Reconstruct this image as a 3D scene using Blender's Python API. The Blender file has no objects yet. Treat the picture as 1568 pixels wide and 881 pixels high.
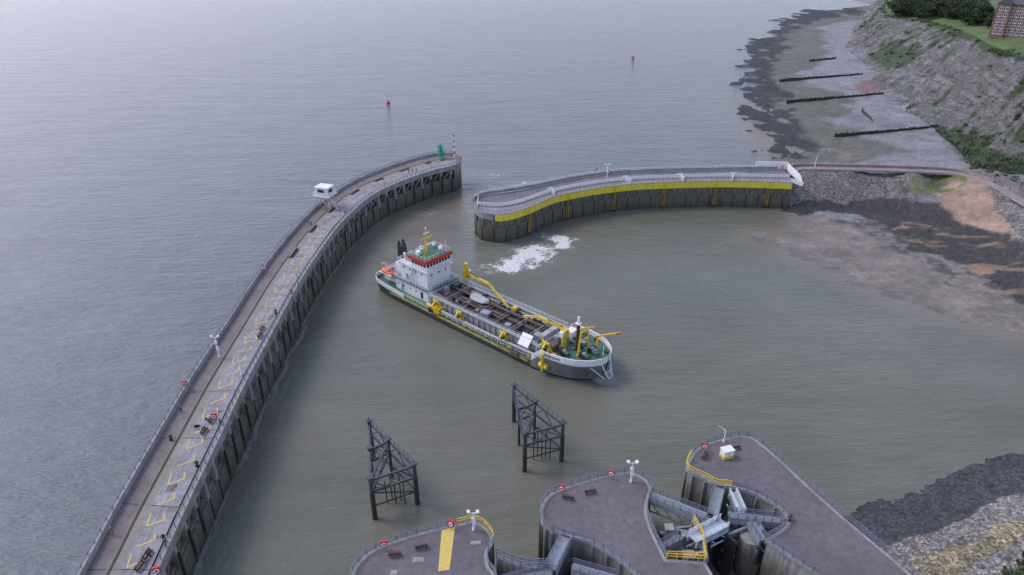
import bpy, math, random
import numpy as np
from mathutils import Vector, Matrix
random.seed(7); rng=np.random.default_rng(7)
R=math.radians
scene=bpy.context.scene
V=Vector
# ------------------------------------------------------------------ helpers
class MB:
    def __init__(s): s.v=[];s.f=[];s.m=[]
    def add(s,vs,fs,mi):
        o=len(s.v); s.v+=[tuple(p) for p in vs]
        for f in fs: s.f.append([o+i for i in f]); s.m.append(mi)
    def box(s,c,d,mi,rz=0):
        cx,cy,cz=c; x,y,z=d[0]/2,d[1]/2,d[2]/2; ca,sa=math.cos(rz),math.sin(rz)
        vs=[]
        for k in (-z,z):
            for a,b in ((-x,-y),(x,-y),(x,y),(-x,y)): vs.append((cx+a*ca-b*sa,cy+a*sa+b*ca,cz+k))
        s.add(vs,[(3,2,1,0),(4,5,6,7),(0,1,5,4),(1,2,6,5),(2,3,7,6),(3,0,4,7)],mi)
    def bx(s,x0,x1,y0,y1,z0,z1,mi): s.box(((x0+x1)/2,(y0+y1)/2,(z0+z1)/2),(x1-x0,y1-y0,z1-z0),mi)
    def beam(s,p0,p1,w,h,mi):
        p0=V(p0);p1=V(p1);d=(p1-p0)
        if d.length<1e-5:return
        d.normalize(); up=V((0,0,1)) if abs(d.z)<.95 else V((0,1,0))
        a=d.cross(up).normalized(); b=a.cross(d)
        vs=[]
        for p in (p0,p1):
            for i,j in ((-1,-1),(1,-1),(1,1),(-1,1)): vs.append(tuple(p+a*(i*w/2)+b*(j*h/2)))
        s.add(vs,[(3,2,1,0),(4,5,6,7),(0,1,5,4),(1,2,6,5),(2,3,7,6),(3,0,4,7)],mi)
    def cyl(s,p0,p1,r0,r1,mi,n=10):
        p0=V(p0);p1=V(p1);d=(p1-p0).normalized(); up=V((0,0,1)) if abs(d.z)<.95 else V((1,0,0))
        a=d.cross(up).normalized(); b=a.cross(d); vs=[]
        for p,r in ((p0,r0),(p1,r1)):
            for i in range(n):
                t=2*math.pi*i/n; vs.append(tuple(p+a*(r*math.cos(t))+b*(r*math.sin(t))))
        fs=[(i,(i+1)%n,n+(i+1)%n,n+i) for i in range(n)]+[tuple(range(n-1,-1,-1)),tuple(range(n,2*n))]
        s.add(vs,fs,mi)
    def ball(s,c,r,mi,n=10,m=6,sc=(1,1,1)):
        vs=[];fs=[]
        for j in range(m+1):
            ph=math.pi*j/m
            for i in range(n):
                t=2*math.pi*i/n
                vs.append((c[0]+r*sc[0]*math.sin(ph)*math.cos(t),c[1]+r*sc[1]*math.sin(ph)*math.sin(t),c[2]+r*sc[2]*math.cos(ph)))
        for j in range(m):
            for i in range(n): fs.append((j*n+i,(j+1)*n+i,(j+1)*n+(i+1)%n,j*n+(i+1)%n))
        s.add(vs,fs,mi)
    def torus(s,c,Rr,r,mi,n=14,m=6):
        vs=[];fs=[]
        for i in range(n):
            t=2*math.pi*i/n
            for j in range(m):
                q=2*math.pi*j/m; rr=Rr+r*math.cos(q); vs.append((c[0]+rr*math.cos(t),c[1]+r*math.sin(q),c[2]+rr*math.sin(t)))
        for i in range(n):
            for j in range(m): fs.append((i*m+j,((i+1)%n)*m+j,((i+1)%n)*m+(j+1)%m,i*m+(j+1)%m))
        s.add(vs,fs,mi)
    def prism(s,poly,z0,z1,ms,mt):
        n=len(poly); A=sum(poly[i][0]*poly[(i+1)%n][1]-poly[(i+1)%n][0]*poly[i][1] for i in range(n))
        if A<0: poly=poly[::-1]
        vs=[(p[0],p[1],z0) for p in poly]+[(p[0],p[1],z1) for p in poly]
        s.add(vs,[(i,(i+1)%n,n+(i+1)%n,n+i) for i in range(n)],ms)
        s.add([(p[0],p[1],z1) for p in poly],[tuple(range(n))],mt)
    def sheet(s,poly,z,mi):
        n=len(poly); A=sum(poly[i][0]*poly[(i+1)%n][1]-poly[(i+1)%n][0]*poly[i][1] for i in range(n))
        if A<0: poly=poly[::-1]
        s.add([(p[0],p[1],z) for p in poly],[tuple(range(n))],mi)
    def strip(s,A,B,mi):
        n=len(A); s.add(list(A)+list(B),[(i,i+1,n+i+1,n+i) for i in range(n-1)],mi)
    def rail(s,pts,h,mi,sp=1.8,r=.035,bars=(1,.55)):
        pts=[V(p) for p in pts]
        for a,b in zip(pts[:-1],pts[1:]):
            for k in bars: s.beam(a+V((0,0,h*k)),b+V((0,0,h*k)),2*r,2*r,mi)
        acc=0
        for a,b in zip(pts[:-1],pts[1:]):
            L=(b-a).length; t=acc
            while t<L:
                p=a+(b-a)*(t/L); s.beam(p,p+V((0,0,h)),2.2*r,2.2*r,mi); t+=sp
            acc=t-L
    def build(s,name,mats,smooth=False,parent=None,mw=None):
        me=bpy.data.meshes.new(name); me.from_pydata(s.v,[],s.f)
        for m in mats: me.materials.append(m)
        me.polygons.foreach_set('material_index',s.m)
        if smooth: me.polygons.foreach_set('use_smooth',[True]*len(s.f))
        me.update(); o=bpy.data.objects.new(name,me); scene.collection.objects.link(o)
        if parent: o.parent=parent
        if mw is not None: o.matrix_world=mw
        return o
def smooth(P,n=8,closed=False):
    P=[V(p) for p in P]; out=[]; N=len(P)
    for i in range(N if closed else N-1):
        if closed: p0,p1,p2,p3=P[i-1],P[i],P[(i+1)%N],P[(i+2)%N]
        else: p0=P[i-1] if i>0 else P[0]*2-P[1]; p1=P[i];p2=P[i+1];p3=P[i+2] if i+2<N else P[-1]*2-P[-2]
        for k in range(n):
            t=k/n; out.append(.5*((2*p1)+(p2-p0)*t+(2*p0-5*p1+4*p2-p3)*t*t+(3*p1-p0-3*p2+p3)*t**3))
    if not closed: out.append(P[-1])
    return [tuple(p) for p in out]
def sm2(P,n=8,closed=False): return [(p[0],p[1]) for p in smooth([(a,b,0) for a,b in P],n,closed)]
def at(P,z): return [(p[0],p[1],z) for p in P]
def inset(poly,d):
    n=len(poly); A=sum(poly[i][0]*poly[(i+1)%n][1]-poly[(i+1)%n][0]*poly[i][1] for i in range(n)); sg=1 if A>0 else -1
    out=[]
    for i in range(n):
        a=V(poly[i-1]);b=V(poly[i]);c=V(poly[(i+1)%n]); e1=(b-a).normalized(); e2=(c-b).normalized()
        n1=V((-e1.y,e1.x))*sg;n2=V((-e2.y,e2.x))*sg; m=(n1+n2)
        if m.length<.3: m=n1
        m.normalize(); k=min(1.6,1/max(.3,m.dot(n1))); q=b+m*d*k; out.append((q.x,q.y))
    return out
# ---------------------------------------------------------------- materials
def nt(name):
    m=bpy.data.materials.new(name); m.use_nodes=True; t=m.node_tree; b=t.nodes['Principled BSDF']; return m,t,b
def N(t,k,**kw):
    n=t.nodes.new(k)
    for a,v in kw.items(): setattr(n,a,v)
    return n
def noise(t,vec,scale,detail=4,rough=.6,mscale=None):
    if mscale is not None:
        mp=N(t,'ShaderNodeMapping'); mp.inputs['Scale'].default_value=mscale; t.links.new(vec,mp.inputs['Vector']); vec=mp.outputs['Vector']
    n=N(t,'ShaderNodeTexNoise'); n.inputs['Scale'].default_value=scale; n.inputs['Detail'].default_value=detail; n.inputs['Roughness'].default_value=rough
    t.links.new(vec,n.inputs['Vector']); return n.outputs['Fac']
def ramp(t,fac,stops,interp='LINEAR'):
    r=N(t,'ShaderNodeValToRGB'); r.color_ramp.interpolation=interp; e=r.color_ramp.elements
    while len(e)<len(stops): e.new(.5)
    for i,(p,c) in enumerate(stops): e[i].position=p; e[i].color=(c[0],c[1],c[2],1) if not isinstance(c,(int,float)) else (c,c,c,1)
    t.links.new(fac,r.inputs['Fac']); return r.outputs['Color']
def mix(t,fac,a,b,mode='MIX'):
    m=N(t,'ShaderNodeMix',data_type='RGBA',blend_type=mode)
    for s,v in ((m.inputs[0],fac),(m.inputs[6],a),(m.inputs[7],b)):
        if hasattr(v,'is_linked'): t.links.new(v,s)
        elif isinstance(v,(int,float)): s.default_value=v
        else: s.default_value=(v[0],v[1],v[2],1)
    return m.outputs[2]
def math_(t,op,a,b=None,clamp=False):
    m=N(t,'ShaderNodeMath',operation=op); m.use_clamp=clamp
    for i,v in enumerate((a,b)):
        if v is None: continue
        if hasattr(v,'is_linked'): t.links.new(v,m.inputs[i])
        else: m.inputs[i].default_value=v
    return m.outputs[0]
def bump(t,b,h,strength,dist):
    n=N(t,'ShaderNodeBump'); n.inputs['Strength'].default_value=strength; n.inputs['Distance'].default_value=dist
    t.links.new(h,n.inputs['Height']); t.links.new(n.outputs['Normal'],b.inputs['Normal'])
def pmat(name,c1,c2=None,s1=.35,s2=4,rough=.75,bp=.15,streak=False,metal=0,dirt=None,dirtamt=.5):
    m,t,b=nt(name); pos=N(t,'ShaderNodeTexCoord').outputs['Object']
    c2=c2 or tuple(x*.65 for x in c1)
    a=noise(t,pos,s1,5,.65,(1,1,.15) if streak else None); f=ramp(t,a,[(.35,0),(.65,1)])
    col=mix(t,f,c2,c1); d=noise(t,pos,s2,4,.7); g=ramp(t,d,[(.3,.78),(.7,1.15)])
    col=mix(t,1.0,col,g,'MULTIPLY')
    if dirt:
        e=noise(t,pos,s1*2.7,6,.75,(1,1,.2) if streak else None); col=mix(t,ramp(t,e,[(.5,0),(.68,dirtamt)]),col,dirt)
    t.links.new(col,b.inputs['Base Color']); b.inputs['Roughness'].default_value=rough; b.inputs['Metallic'].default_value=metal
    if bp: bump(t,b,d,bp,.05)
    return m
def wallmat(name,top=(.27,.26,.24),z=(2.0,4.5,8.0),mid=(.12,.115,.085)):
    m,t,b=nt(name); g=N(t,'ShaderNodeNewGeometry').outputs['Position']
    sp=N(t,'ShaderNodeSeparateXYZ'); t.links.new(g,sp.inputs[0])
    n1=noise(t,g,.5,5,.7,(1,1,.25)); zz=math_(t,'ADD',sp.outputs[2],math_(t,'MULTIPLY',math_(t,'SUBTRACT',n1,.5),5.0))
    h=math_(t,'DIVIDE',zz,12,True)
    col=ramp(t,h,[(0,(.05,.045,.035)),(z[0]/12,(.10,.092,.068)),(z[1]/12,mid),(z[2]/12,top)])
    st=noise(t,g,2.2,5,.75,(1,1,.12)); col=mix(t,1.0,col,ramp(t,st,[(.3,.5),(.6,1.2)]),'MULTIPLY')
    fn=noise(t,g,5,4,.7); col=mix(t,ramp(t,noise(t,g,.9,5,.8,(1,1,.3)),[(.55,0),(.7,.6)]),col,(.16,.13,.06))
    t.links.new(col,b.inputs['Base Color']); b.inputs['Roughness'].default_value=.8; bump(t,b,fn,.4,.1); return m
def deckmat(name,c,c2,patch=.12):
    m,t,b=nt(name); g=N(t,'ShaderNodeNewGeometry').outputs['Position']
    a=noise(t,g,patch,6,.7); col=mix(t,ramp(t,a,[(.38,0),(.62,1)]),c,c2)
    s=noise(t,g,.9,6,.75); col=mix(t,1.0,col,ramp(t,s,[(.3,.72),(.7,1.22)]),'MULTIPLY')
    f=noise(t,g,9,3,.7); col=mix(t,1.0,col,ramp(t,f,[(.3,.85),(.7,1.12)]),'MULTIPLY')
    k=noise(t,g,.35,7,.8,(1,.5,1)); col=mix(t,ramp(t,k,[(.58,0),(.68,.5)]),col,tuple(x*.5 for x in c))
    t.links.new(col,b.inputs['Base Color']); b.inputs['Roughness'].default_value=.85; bump(t,b,f,.3,.03); return m
M={}
M['wall']=wallmat('tidal_concrete'); M['wall2']=wallmat('tidal_concrete_green',(.22,.22,.19),(2.5,6.5,10.5),(.115,.12,.085))
M['cop']=pmat('coping_concrete',(.33,.32,.31),(.22,.215,.205),.4,5,dirt=(.14,.13,.11),dirtamt=.5)
M['asph']=deckmat('worn_asphalt',(.145,.128,.122),(.19,.168,.157))
M['conc']=deckmat('pale_deck_concrete',(.285,.275,.285),(.21,.20,.20),.2)
M['purp']=deckmat('pier_asphalt',(.112,.098,.103),(.145,.13,.135),.1)
M['grey']=deckmat('breakwater_asphalt',(.12,.12,.125),(.175,.17,.17))
M['dark']=pmat('recess_shade_and_dark_parts',(.035,.033,.03),rough=.9)  # near-black: painted recess shade, also joints, fenders and pit floors
M['joint']=pmat('joint_tar',(.07,.06,.055),rough=.9)
M['yline']=pmat('worn_yellow_line',(.66,.49,.08),(.54,.42,.13),2,8,dirt=(.28,.25,.2),dirtamt=.35)
M['oline']=pmat('old_ochre_line',(.27,.22,.12),(.2,.17,.11),1.5,8,dirt=(.15,.135,.12))
M['yel']=pmat('yellow_paint',(.74,.53,.02),(.62,.43,.03),.8,5,.5,.05,dirt=(.25,.16,.05),dirtamt=.5)
M['yband']=pmat('yellow_fender_paint',(.78,.63,.03),(.68,.55,.04),.5,3,.6,.1,True,dirt=(.34,.31,.14),dirtamt=.5)
M['white']=pmat('white_paint',(.80,.80,.80),(.72,.72,.71),.8,5,.45,.03,True,dirt=(.45,.38,.3),dirtamt=.3)
M['steel']=pmat('galvanised_steel',(.33,.35,.38),(.24,.26,.29),2,8,.5,.05,metal=.2)
M['rail']=pmat('railing_grey',(.17,.19,.24),(.12,.13,.17),2,8,.5,0)
M['red']=pmat('red_paint',(.6,.02,.03),(.48,.02,.03),3,8,.5,0)
M['dol']=pmat('dolphin_steel',(.075,.08,.11),(.045,.045,.06),.8,6,.6,.2,dirt=(.10,.06,.035))
M['pile']=pmat('weathered_pile',(.035,.032,.03),(.06,.05,.035),.8,6,.9,.4,dirt=(.09,.06,.04))
M['teal']=pmat('teal_beacon_paint',(.02,.40,.30),(.02,.32,.24),2,6,.5,0)
M['wood']=pmat('bench_timber',(.11,.055,.035),(.08,.04,.03),2,9,.7,.1)
M['black']=pmat('black_paint',(.02,.02,.022),(.035,.035,.035),1,6,.5,.05)
M['glass']=pmat('dark_window_glass',(.02,.025,.03),(.03,.035,.04),1,4,.12,0)
M['hgrn']=pmat('ship_green_deck',(.03,.15,.085),(.045,.12,.075),.7,5,.6,.1,dirt=(.16,.12,.07),dirtamt=.7)
M['hgry']=pmat('ship_hull_grey',(.19,.215,.21),(.125,.145,.135),.5,4,.5,.1,True,dirt=(.2,.12,.07),dirtamt=.6)
M['hblk']=pmat('ship_hull_dark',(.035,.045,.04),(.07,.075,.05),.4,4,.6,.1,True,dirt=(.16,.12,.06),dirtamt=.5)
M['hyel']=pmat('ship_sheer_strake',(.42,.36,.12),(.24,.24,.12),.6,5,.6,.1,True,dirt=(.12,.1,.06),dirtamt=.7)
M['coam']=pmat('hopper_coaming_grey',(.45,.46,.44),(.32,.32,.30),.6,5,.6,.1,True,dirt=(.25,.17,.1),dirtamt=.7)
M['rust']=pmat('rusty_hopper_steel',(.13,.095,.075),(.075,.06,.05),.7,4,.85,.3,dirt=(.2,.15,.11))
M['silt']=pmat('wet_sand_load',(.105,.09,.078),(.07,.06,.053),.5,3,.8,.5)
M['orng']=pmat('orange_lifeboat',(.75,.16,.03),(.6,.13,.03),1,5,.4,0)
M['rroof']=pmat('red_bridge_band',(.7,.03,.03),(.55,.03,.03),1,5,.4,0)
M['brick']=pmat('brickwork',(.23,.12,.095),(.17,.09,.07),.3,3,.9,.1)
M['roof']=pmat('slate_roof',(.10,.10,.11),(.07,.07,.08),.4,3,.8,.1)
M['path']=deckmat('coastal_path_tarmac',(.29,.225,.20),(.24,.19,.17))
M['lblue']=pmat('pale_blue_gate_steel',(.42,.50,.56),(.33,.40,.46),.8,5,.5,.05,dirt=(.25,.25,.22))
M['brown']=pmat('brown_mast',(.06,.025,.02),(.08,.035,.025),2,5,.5,0)
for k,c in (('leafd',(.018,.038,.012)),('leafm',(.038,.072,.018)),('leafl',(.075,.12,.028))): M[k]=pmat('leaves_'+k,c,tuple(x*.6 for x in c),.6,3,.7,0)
M['bark']=pmat('bark',(.08,.06,.045))
# ------------------------------------------------------------ numpy noise
def vn(x,y,s=0):
    xi=np.floor(x);yi=np.floor(y);fx=x-xi;fy=y-yi;fx=fx*fx*(3-2*fx);fy=fy*fy*(3-2*fy)
    def h(a,b): q=np.sin(a*127.1+b*311.7+s*74.7)*43758.5453; return q-np.floor(q)
    return (h(xi,yi)*(1-fx)+h(xi+1,yi)*fx)*(1-fy)+(h(xi,yi+1)*(1-fx)+h(xi+1,yi+1)*fx)*fy
def fbm(x,y,s=0,o=4):
    a=0;w=.5;t=0
    for i in range(o): a=a+w*vn(x*2**i,y*2**i,s+i*3.1); t+=w; w*=.55
    return a/t-.5
def pip(x,y,poly):
    r=np.zeros(x.shape,bool); n=len(poly)
    for i in range(n):
        x1,y1=poly[i];x2,y2=poly[(i+1)%n]
        if y1==y2: continue
        c=((y1>y)!=(y2>y))&(x<(x2-x1)*(y-y1)/(y2-y1)+x1); r^=c
    return r
def softpip(x,y,poly,j,wl=6.,k=4):
    xs=[p[0] for p in poly];ys=[p[1] for p in poly]; mg=j*2+2
    a=np.zeros(x.shape); w=(x>min(xs)-mg)&(x<max(xs)+mg)&(y>min(ys)-mg)&(y<max(ys)+mg)
    if not w.any(): return a
    x=x[w];y=y[w]; f1=fbm(x/wl,y/wl,1)*j*2; f2=fbm(x/wl,y/wl,9)*j*2; f3=fbm(x/wl*2.3,y/wl*2.3,5)*j; q=np.zeros(x.shape)
    for i in range(k): q+=pip(x+f1+f3*(i-k/2)*.3+(i-k/2)*j*.12,y+f2+(i-k/2)*j*.08,poly)
    a[w]=q/k; return a
def gridmesh(name,X,Y,Z,mat,attrs={},cols=None,wrap=False):
    r,c=X.shape; me=bpy.data.meshes.new(name)
    co=np.stack([X,Y,Z],-1).reshape(-1,3)
    idx=np.arange(r*c).reshape(r,c)
    if wrap: nx=np.roll(idx,-1,1)
    a=idx[:-1,:] if wrap else idx[:-1,:-1]; b=(nx[:-1,:] if wrap else idx[:-1,1:]); d=idx[1:,:] if wrap else idx[1:,:-1]; e=(nx[1:,:] if wrap else idx[1:,1:])
    F=np.stack([a,b,e,d],-1).reshape(-1,4)
    me.vertices.add(len(co)); me.vertices.foreach_set('co',co.ravel().astype(np.float32))
    me.loops.add(F.size); me.loops.foreach_set('vertex_index',F.ravel().astype(np.int32))
    me.polygons.add(len(F)); me.polygons.foreach_set('loop_start',(np.arange(len(F))*4).astype(np.int32))
    try: me.polygons.foreach_set('loop_total',np.full(len(F),4,np.int32))
    except Exception: pass
    me.update(calc_edges=True)
    me.polygons.foreach_set('use_smooth',np.ones(len(F),bool))
    for k,v in attrs.items():
        at_=me.attributes.new(k,'FLOAT','POINT'); at_.data.foreach_set('value',v.ravel().astype(np.float32))
    if cols is not None:
        ca=me.color_attributes.new('Col','FLOAT_COLOR','POINT'); q=np.concatenate([cols.reshape(-1,3),np.ones((r*c,1))],1); ca.data.foreach_set('color',q.ravel().astype(np.float32))
    me.materials.append(mat); o=bpy.data.objects.new(name,me); scene.collection.objects.link(o); return o
# ------------------------------------------------------------ curves of the quays
LB=[((-58.5,25),(-47.6,25)),((-60,48),(-49,48)),((-61.2,66),(-50.4,66)),((-62.7,80),(-51.5,79)),((-64,97),(-52.6,97)),((-65,112),(-53.6,113)),((-65.8,135),(-54.2,134)),
((-66.6,160),(-54.7,156)),((-66,186),(-54.1,178)),((-63.6,209),(-52.4,198)),((-58,230),(-47.6,220)),((-48.2,247.5),(-40,234)),((-36,262),(-30.4,246)),((-28,266.5),(-24.5,250.8)),((-22.6,266),(-21.6,253.5))]
LO=sm2([p[0] for p in LB],12); LI=sm2([p[1] for p in LB],12)
RB=[((-12.9,217),(-12.6,211.5)),((-9.5,222.3),(-9.8,206.3)),((-3,225.5),(-3,204.3)),((3,228),(4.5,209.5)),((10.7,232),(14.8,220.5)),((22,238.5),(28,228)),((36,244.5),(43,233.2)),
((54,247.5),(58,235.3)),((78,249.2),(75,236.4)),((92,250),(89,235.8)),((103.5,250.5),(101,234.5))]
RF=sm2([p[0] for p in RB],12); RN=sm2([p[1] for p in RB],12)
# ------------------------------------------------------------ terrain
NB=[(466,953),(408,906),(368,906),(327,850),(286,789),(224,655),(195,600),(170,524),(151,454),(136,391),(125,349),(120,325),(119,298),(121,283)]
ND=[(411,843),(332,794),(278,715),(240,642),(202,547),(174,471),(158,413),(147,366),(147,333),(143,301)]
CB=[(513,1036),(433,891),(315,675),(269,580),(244,507),(217,411),(211,354),(207,331),(195,289)]
C=[]
for x,y in NB: C+=[(x,y,0),(x-12,y,-.6),(x-40,y+8,-3)]
for x,y in ND: C.append((x,y,.9))
for x,y in CB: C+=[(x,y,3),(x+40,y+10,4)]
C+=[(178,252,9.5),(180,228,10),(178,185,10),(180,120,10),(240,240,11),(240,120,11),(300,300,10)]
C+=[(95,240,-.2),(101,229,0),(123,233,.6),(92,226,-.8),(81,212,0),(84,201,0),(94,190,0),(99,175,0),(110,162,0),(119,153,0),(128,145,0),(139,131,0),(72,205,-1.0),(78,192,-1.0),(88,178,-1.0),(97,160,-1.1),(112,146,-1.1),(125,132,-1.1),(60,190,-3),(85,150,-3.5),(60,225,-3),(85,228,-1.2)]
C+=[(126,220,.8),(128,202,.9),(128,194,.9),(134,187,.9),(138,160,.9),(144,138,.9),(105,215,.45),(110,195,.5),(120,175,.5),(100,205,.3)]
C+=[(106,238,2.5),(124,238,2.5),(141,241,2.5),(162,244,3.5),(150,228,1.8),(165,215,2.6),(161,204,2.5),(156,188,2.5),(152,160,2.5),(160,130,3)]
C+=[(109,251,9),(129,251,9),(152,248,9),(166,245,9),(168,230,9),(169,210,9),(168,188,9),(112,257,9),(131,256,9),(155,254,9),(172,251,9),(175,237,9),(175,220,9),(175,198,9),(170,160,9)]
C+=[(115,266,1.2),(131,267,1.8),(155,266,2.4),(172,264,4),(108,264,-.5),(100,270,-2.5),(70,270,-4),(140,280,1.6),(170,290,3)]
C+=[(57,87,0),(65,90,0),(74,92,0),(84,98,0),(101,103,0),(125,112,0),(52,97,-3),(66,102,-3),(84,108,-3),(100,116,-3),(60,77,4),(70,80,4),(79,84,4),(90,89,4),(112,98,4),(59,68,8),(69,72,8),(82,78,8),(102,87,8),(70,64,9),(78,69,9),(95,77,9),(60,40,9.5),(120,60,10),(200,80,11),(140,112,1),(170,118,4)]
C+=[(0,150,-6),(0,80,-6),(20,300,-6),(20,600,-8),(100,900,-8),(400,1150,-6),(600,1200,-3),(700,1200,4),(30,60,-5)]
C=np.array(C,float)
def rbf(C):
    P=C[:,:2]; D=np.sqrt(((P[:,None]-P[None])**2).sum(-1)+1.0); n=len(P)
    A=np.zeros((n+3,n+3)); A[:n,:n]=D+np.eye(n)*-1.0; A[:n,n]=1;A[n,:n]=1;A[:n,n+1:]=P;A[n+1:,:n]=P.T
    w=np.linalg.lstsq(A,np.concatenate([C[:,2],[0,0,0]]),rcond=None)[0]
    def f(x,y):
        o=w[n]+w[n+1]*x+w[n+2]*y
        for i in range(n): o=o+w[i]*np.sqrt((x-P[i,0])**2+(y-P[i,1])**2+1.0)
        return o
    return f
H0=rbf(C)
ang=np.radians(np.linspace(8,78,560)); rr=np.concatenate([np.geomspace(62,330,380),np.geomspace(331.5,1350,200)])
A_,R_=np.meshgrid(ang,rr); TX=R_*np.sin(A_); TY=R_*np.cos(A_)
TZ=np.clip(H0(TX,TY),-6,12)
PATH=smooth([(104.3,246.5,9.2),(111,253.5,9.25),(130,253,9.25),(153,251,9.25),(166,248.5,9.25),(171.5,243,9.25),(173.5,232,9.25),(173,215,9.25),(172,190,9.25),(172,150,9.2),(172,110,9.2)],8)
def dline(x,y,P):
    d=np.full(x.shape,1e9)
    for a,b in zip(P[:-1],P[1:]):
        ax,ay,bx,by=a[0],a[1],b[0],b[1]; L=(bx-ax)**2+(by-ay)**2
        t=np.clip(((x-ax)*(bx-ax)+(y-ay)*(by-ay))/L,0,1); d=np.minimum(d,np.hypot(x-ax-t*(bx-ax),y-ay-t*(by-ay)))
    return d
col=np.zeros(TX.shape+(3,)); col[:]=(.245,.242,.245); rock=np.full(TX.shape,.45)
def paint(m,c,rk=None):
    global col,rock
    m=np.asarray(m,float); col=col*(1-m[...,None])+np.array(c)*m[...,None]
    if rk is not None: rock=rock*(1-m)+rk*m
st=fbm(TX/60,TY/14,5); paint(np.clip(st*3+.3,0,1)*.6,(.18,.178,.172))
paint(np.clip(fbm(TX/9,TY/12,66)*6-.8,0,1)*.35,(.12,.12,.11))
paint(np.clip(fbm(TX/30+TY/60,TY/35,6)*5-.6,0,1)*.5,(.14,.145,.12))
ND2=[(x+30+10*math.sin(y*.05),y-6) for x,y in ND]
paint(softpip(TX,TY,NB+ND2[::-1],16,22)*.85,(.115,.115,.078),.6)
paint(softpip(TX,TY,[(x-34,y) for x,y in NB]+[(x+2,y) for x,y in ND][::-1],14,15),(.036,.036,.032),.95)
paint(np.clip(fbm(TX/11,TY/17,61)*7-1.0,0,1)*softpip(TX,TY,NB+ND2[::-1],10,20),(.19,.17,.13),.3)
paint(softpip(TX,TY,[(255,560),(300,640),(345,720),(320,700),(280,620),(248,540)],6,12)*.5,(.28,.24,.22))
paint(softpip(TX,TY,[(205,400),(224,420),(236,455),(225,452),(212,432)],4,8)*.7,(.20,.09,.07))
paint(softpip(TX,TY,[(104,262),(104,226),(123,233),(141,236),(158,238),(164,214),(150,180),(148,120),(185,120),(182,258),(172,268),(150,268)],2.5,5),(.20,.18,.165),1)
paint(softpip(TX,TY,[(92,232),(101,227),(123,229),(130,222),(140,230),(124,235),(104,236)],2.5,5),(.045,.045,.04),1)
paint(softpip(TX,TY,[(120,231),(126,220),(128,202),(128,194),(134,187),(138,160),(146,135),(160,130),(156,188),(161,204),(166,214),(156,226),(146,240),(124,239)],5,7),(.05,.048,.042),.8)
s2=fbm(TX/9+TY/30,TY/4,3)
paint(softpip(TX,TY,[(128,215),(130,190),(136,170),(146,140),(156,150),(154,190),(158,205),(140,222)],3,6)*np.clip(s2*9-.3,0,1),(.23,.155,.105),.3)
paint(softpip(TX,TY,[(157,243),(170,245),(171,236),(165,212),(162,205),(157,212),(153,226)],2.6,5),(.33,.225,.155),.1)
paint(softpip(TX,TY,[(157,243),(170,245),(171,236),(165,212),(162,205),(157,212),(153,226)],2.6,5)*np.clip(fbm(TX/5,TY/5,68)*6-.4,0,1)*.6,(.20,.15,.11),.3)
paint(softpip(TX,TY,[(146,240),(160,237),(170,244),(167,249),(150,247)],3,4)*np.clip(fbm(TX/4,TY/4,8)*6+.8,0,1),(.12,.15,.035),.4)
sandp=[(62,214),(92,229),(101,227),(126,220),(128,202),(128,194),(134,187),(138,160),(146,132),(130,116),(92,146),(70,190)]
sm_=softpip(TX,TY,sandp,5,7); paint(sm_,(.195,.168,.142),0)
paint(sm_*np.clip(fbm(TX/12,TY/5,4)*6+.2,0,1)*.7,(.14,.125,.106),0)
paint(softpip(TX,TY,[(108,224),(127,222),(130,202),(128,192),(136,186),(142,160),(134,160),(124,186),(120,198),(118,212)],6,6)*np.clip(fbm(TX/3.5,TY/2.4,64)*8+.2,0,1)*.85,(.06,.058,.05),.6)
paint(sm_*np.clip((.28-TZ)/.4+fbm(TX/5,TY/3,69)*1.2,0,1)*.75,(.125,.115,.098),0)
paint(softpip(TX,TY,[(40,110),(140,125),(150,60),(40,30)],1,4),(.25,.225,.20),1)
paint(softpip(TX,TY,[(50,105),(66,100),(84,106),(101,112),(135,122),(135,104),(112,98),(90,89),(79,84),(70,80),(60,77),(50,74)],2.0,4),(.055,.056,.06),.9)
paint(softpip(TX,TY,[(55,70),(63,72.5),(72,76),(84,82),(100,90),(100,86),(84,78),(72,71.5),(60,66)],1.8,3)*.6,(.30,.24,.10),1)
paint(softpip(TX,TY,[(68,66),(76,71),(90,78),(140,90),(140,40),(60,40)],1.2,3),(.075,.13,.03),.2)
amp=rock*np.clip((TZ+3)/3,0,1)
dp=dline(TX,TY,PATH)
TZ=TZ+amp*(fbm(TX/7,TY/7,11)*1.3+fbm(TX/1.6,TY/1.6,12)*1.1*np.clip(250/R_,0.2,1))+fbm(TX/25,TY/25,14)*.5*np.clip(rock+.15,0,1)+sm_*(fbm(TX/8,TY/4,15)*.75+fbm(TX/2.5,TY/1.6,19)*.2)
TZ=TZ+softpip(TX,TY,[(x-34,y) for x,y in NB]+[(x+2,y) for x,y in ND][::-1],8,15)*fbm(TX/13,TY/18,16)*2.2
TZ=np.where(dp<3.2,np.minimum(TZ,9.0),TZ)
foot=[(x,y) for x,y in RF]+[(x,y) for x,y in RN][::-1]
TZ=np.where(pip(TX,TY,foot)|pip(TX,TY,[(28,100),(45,97.5),(58,67),(60.5,58),(20,50)]),-5,TZ)
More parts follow.
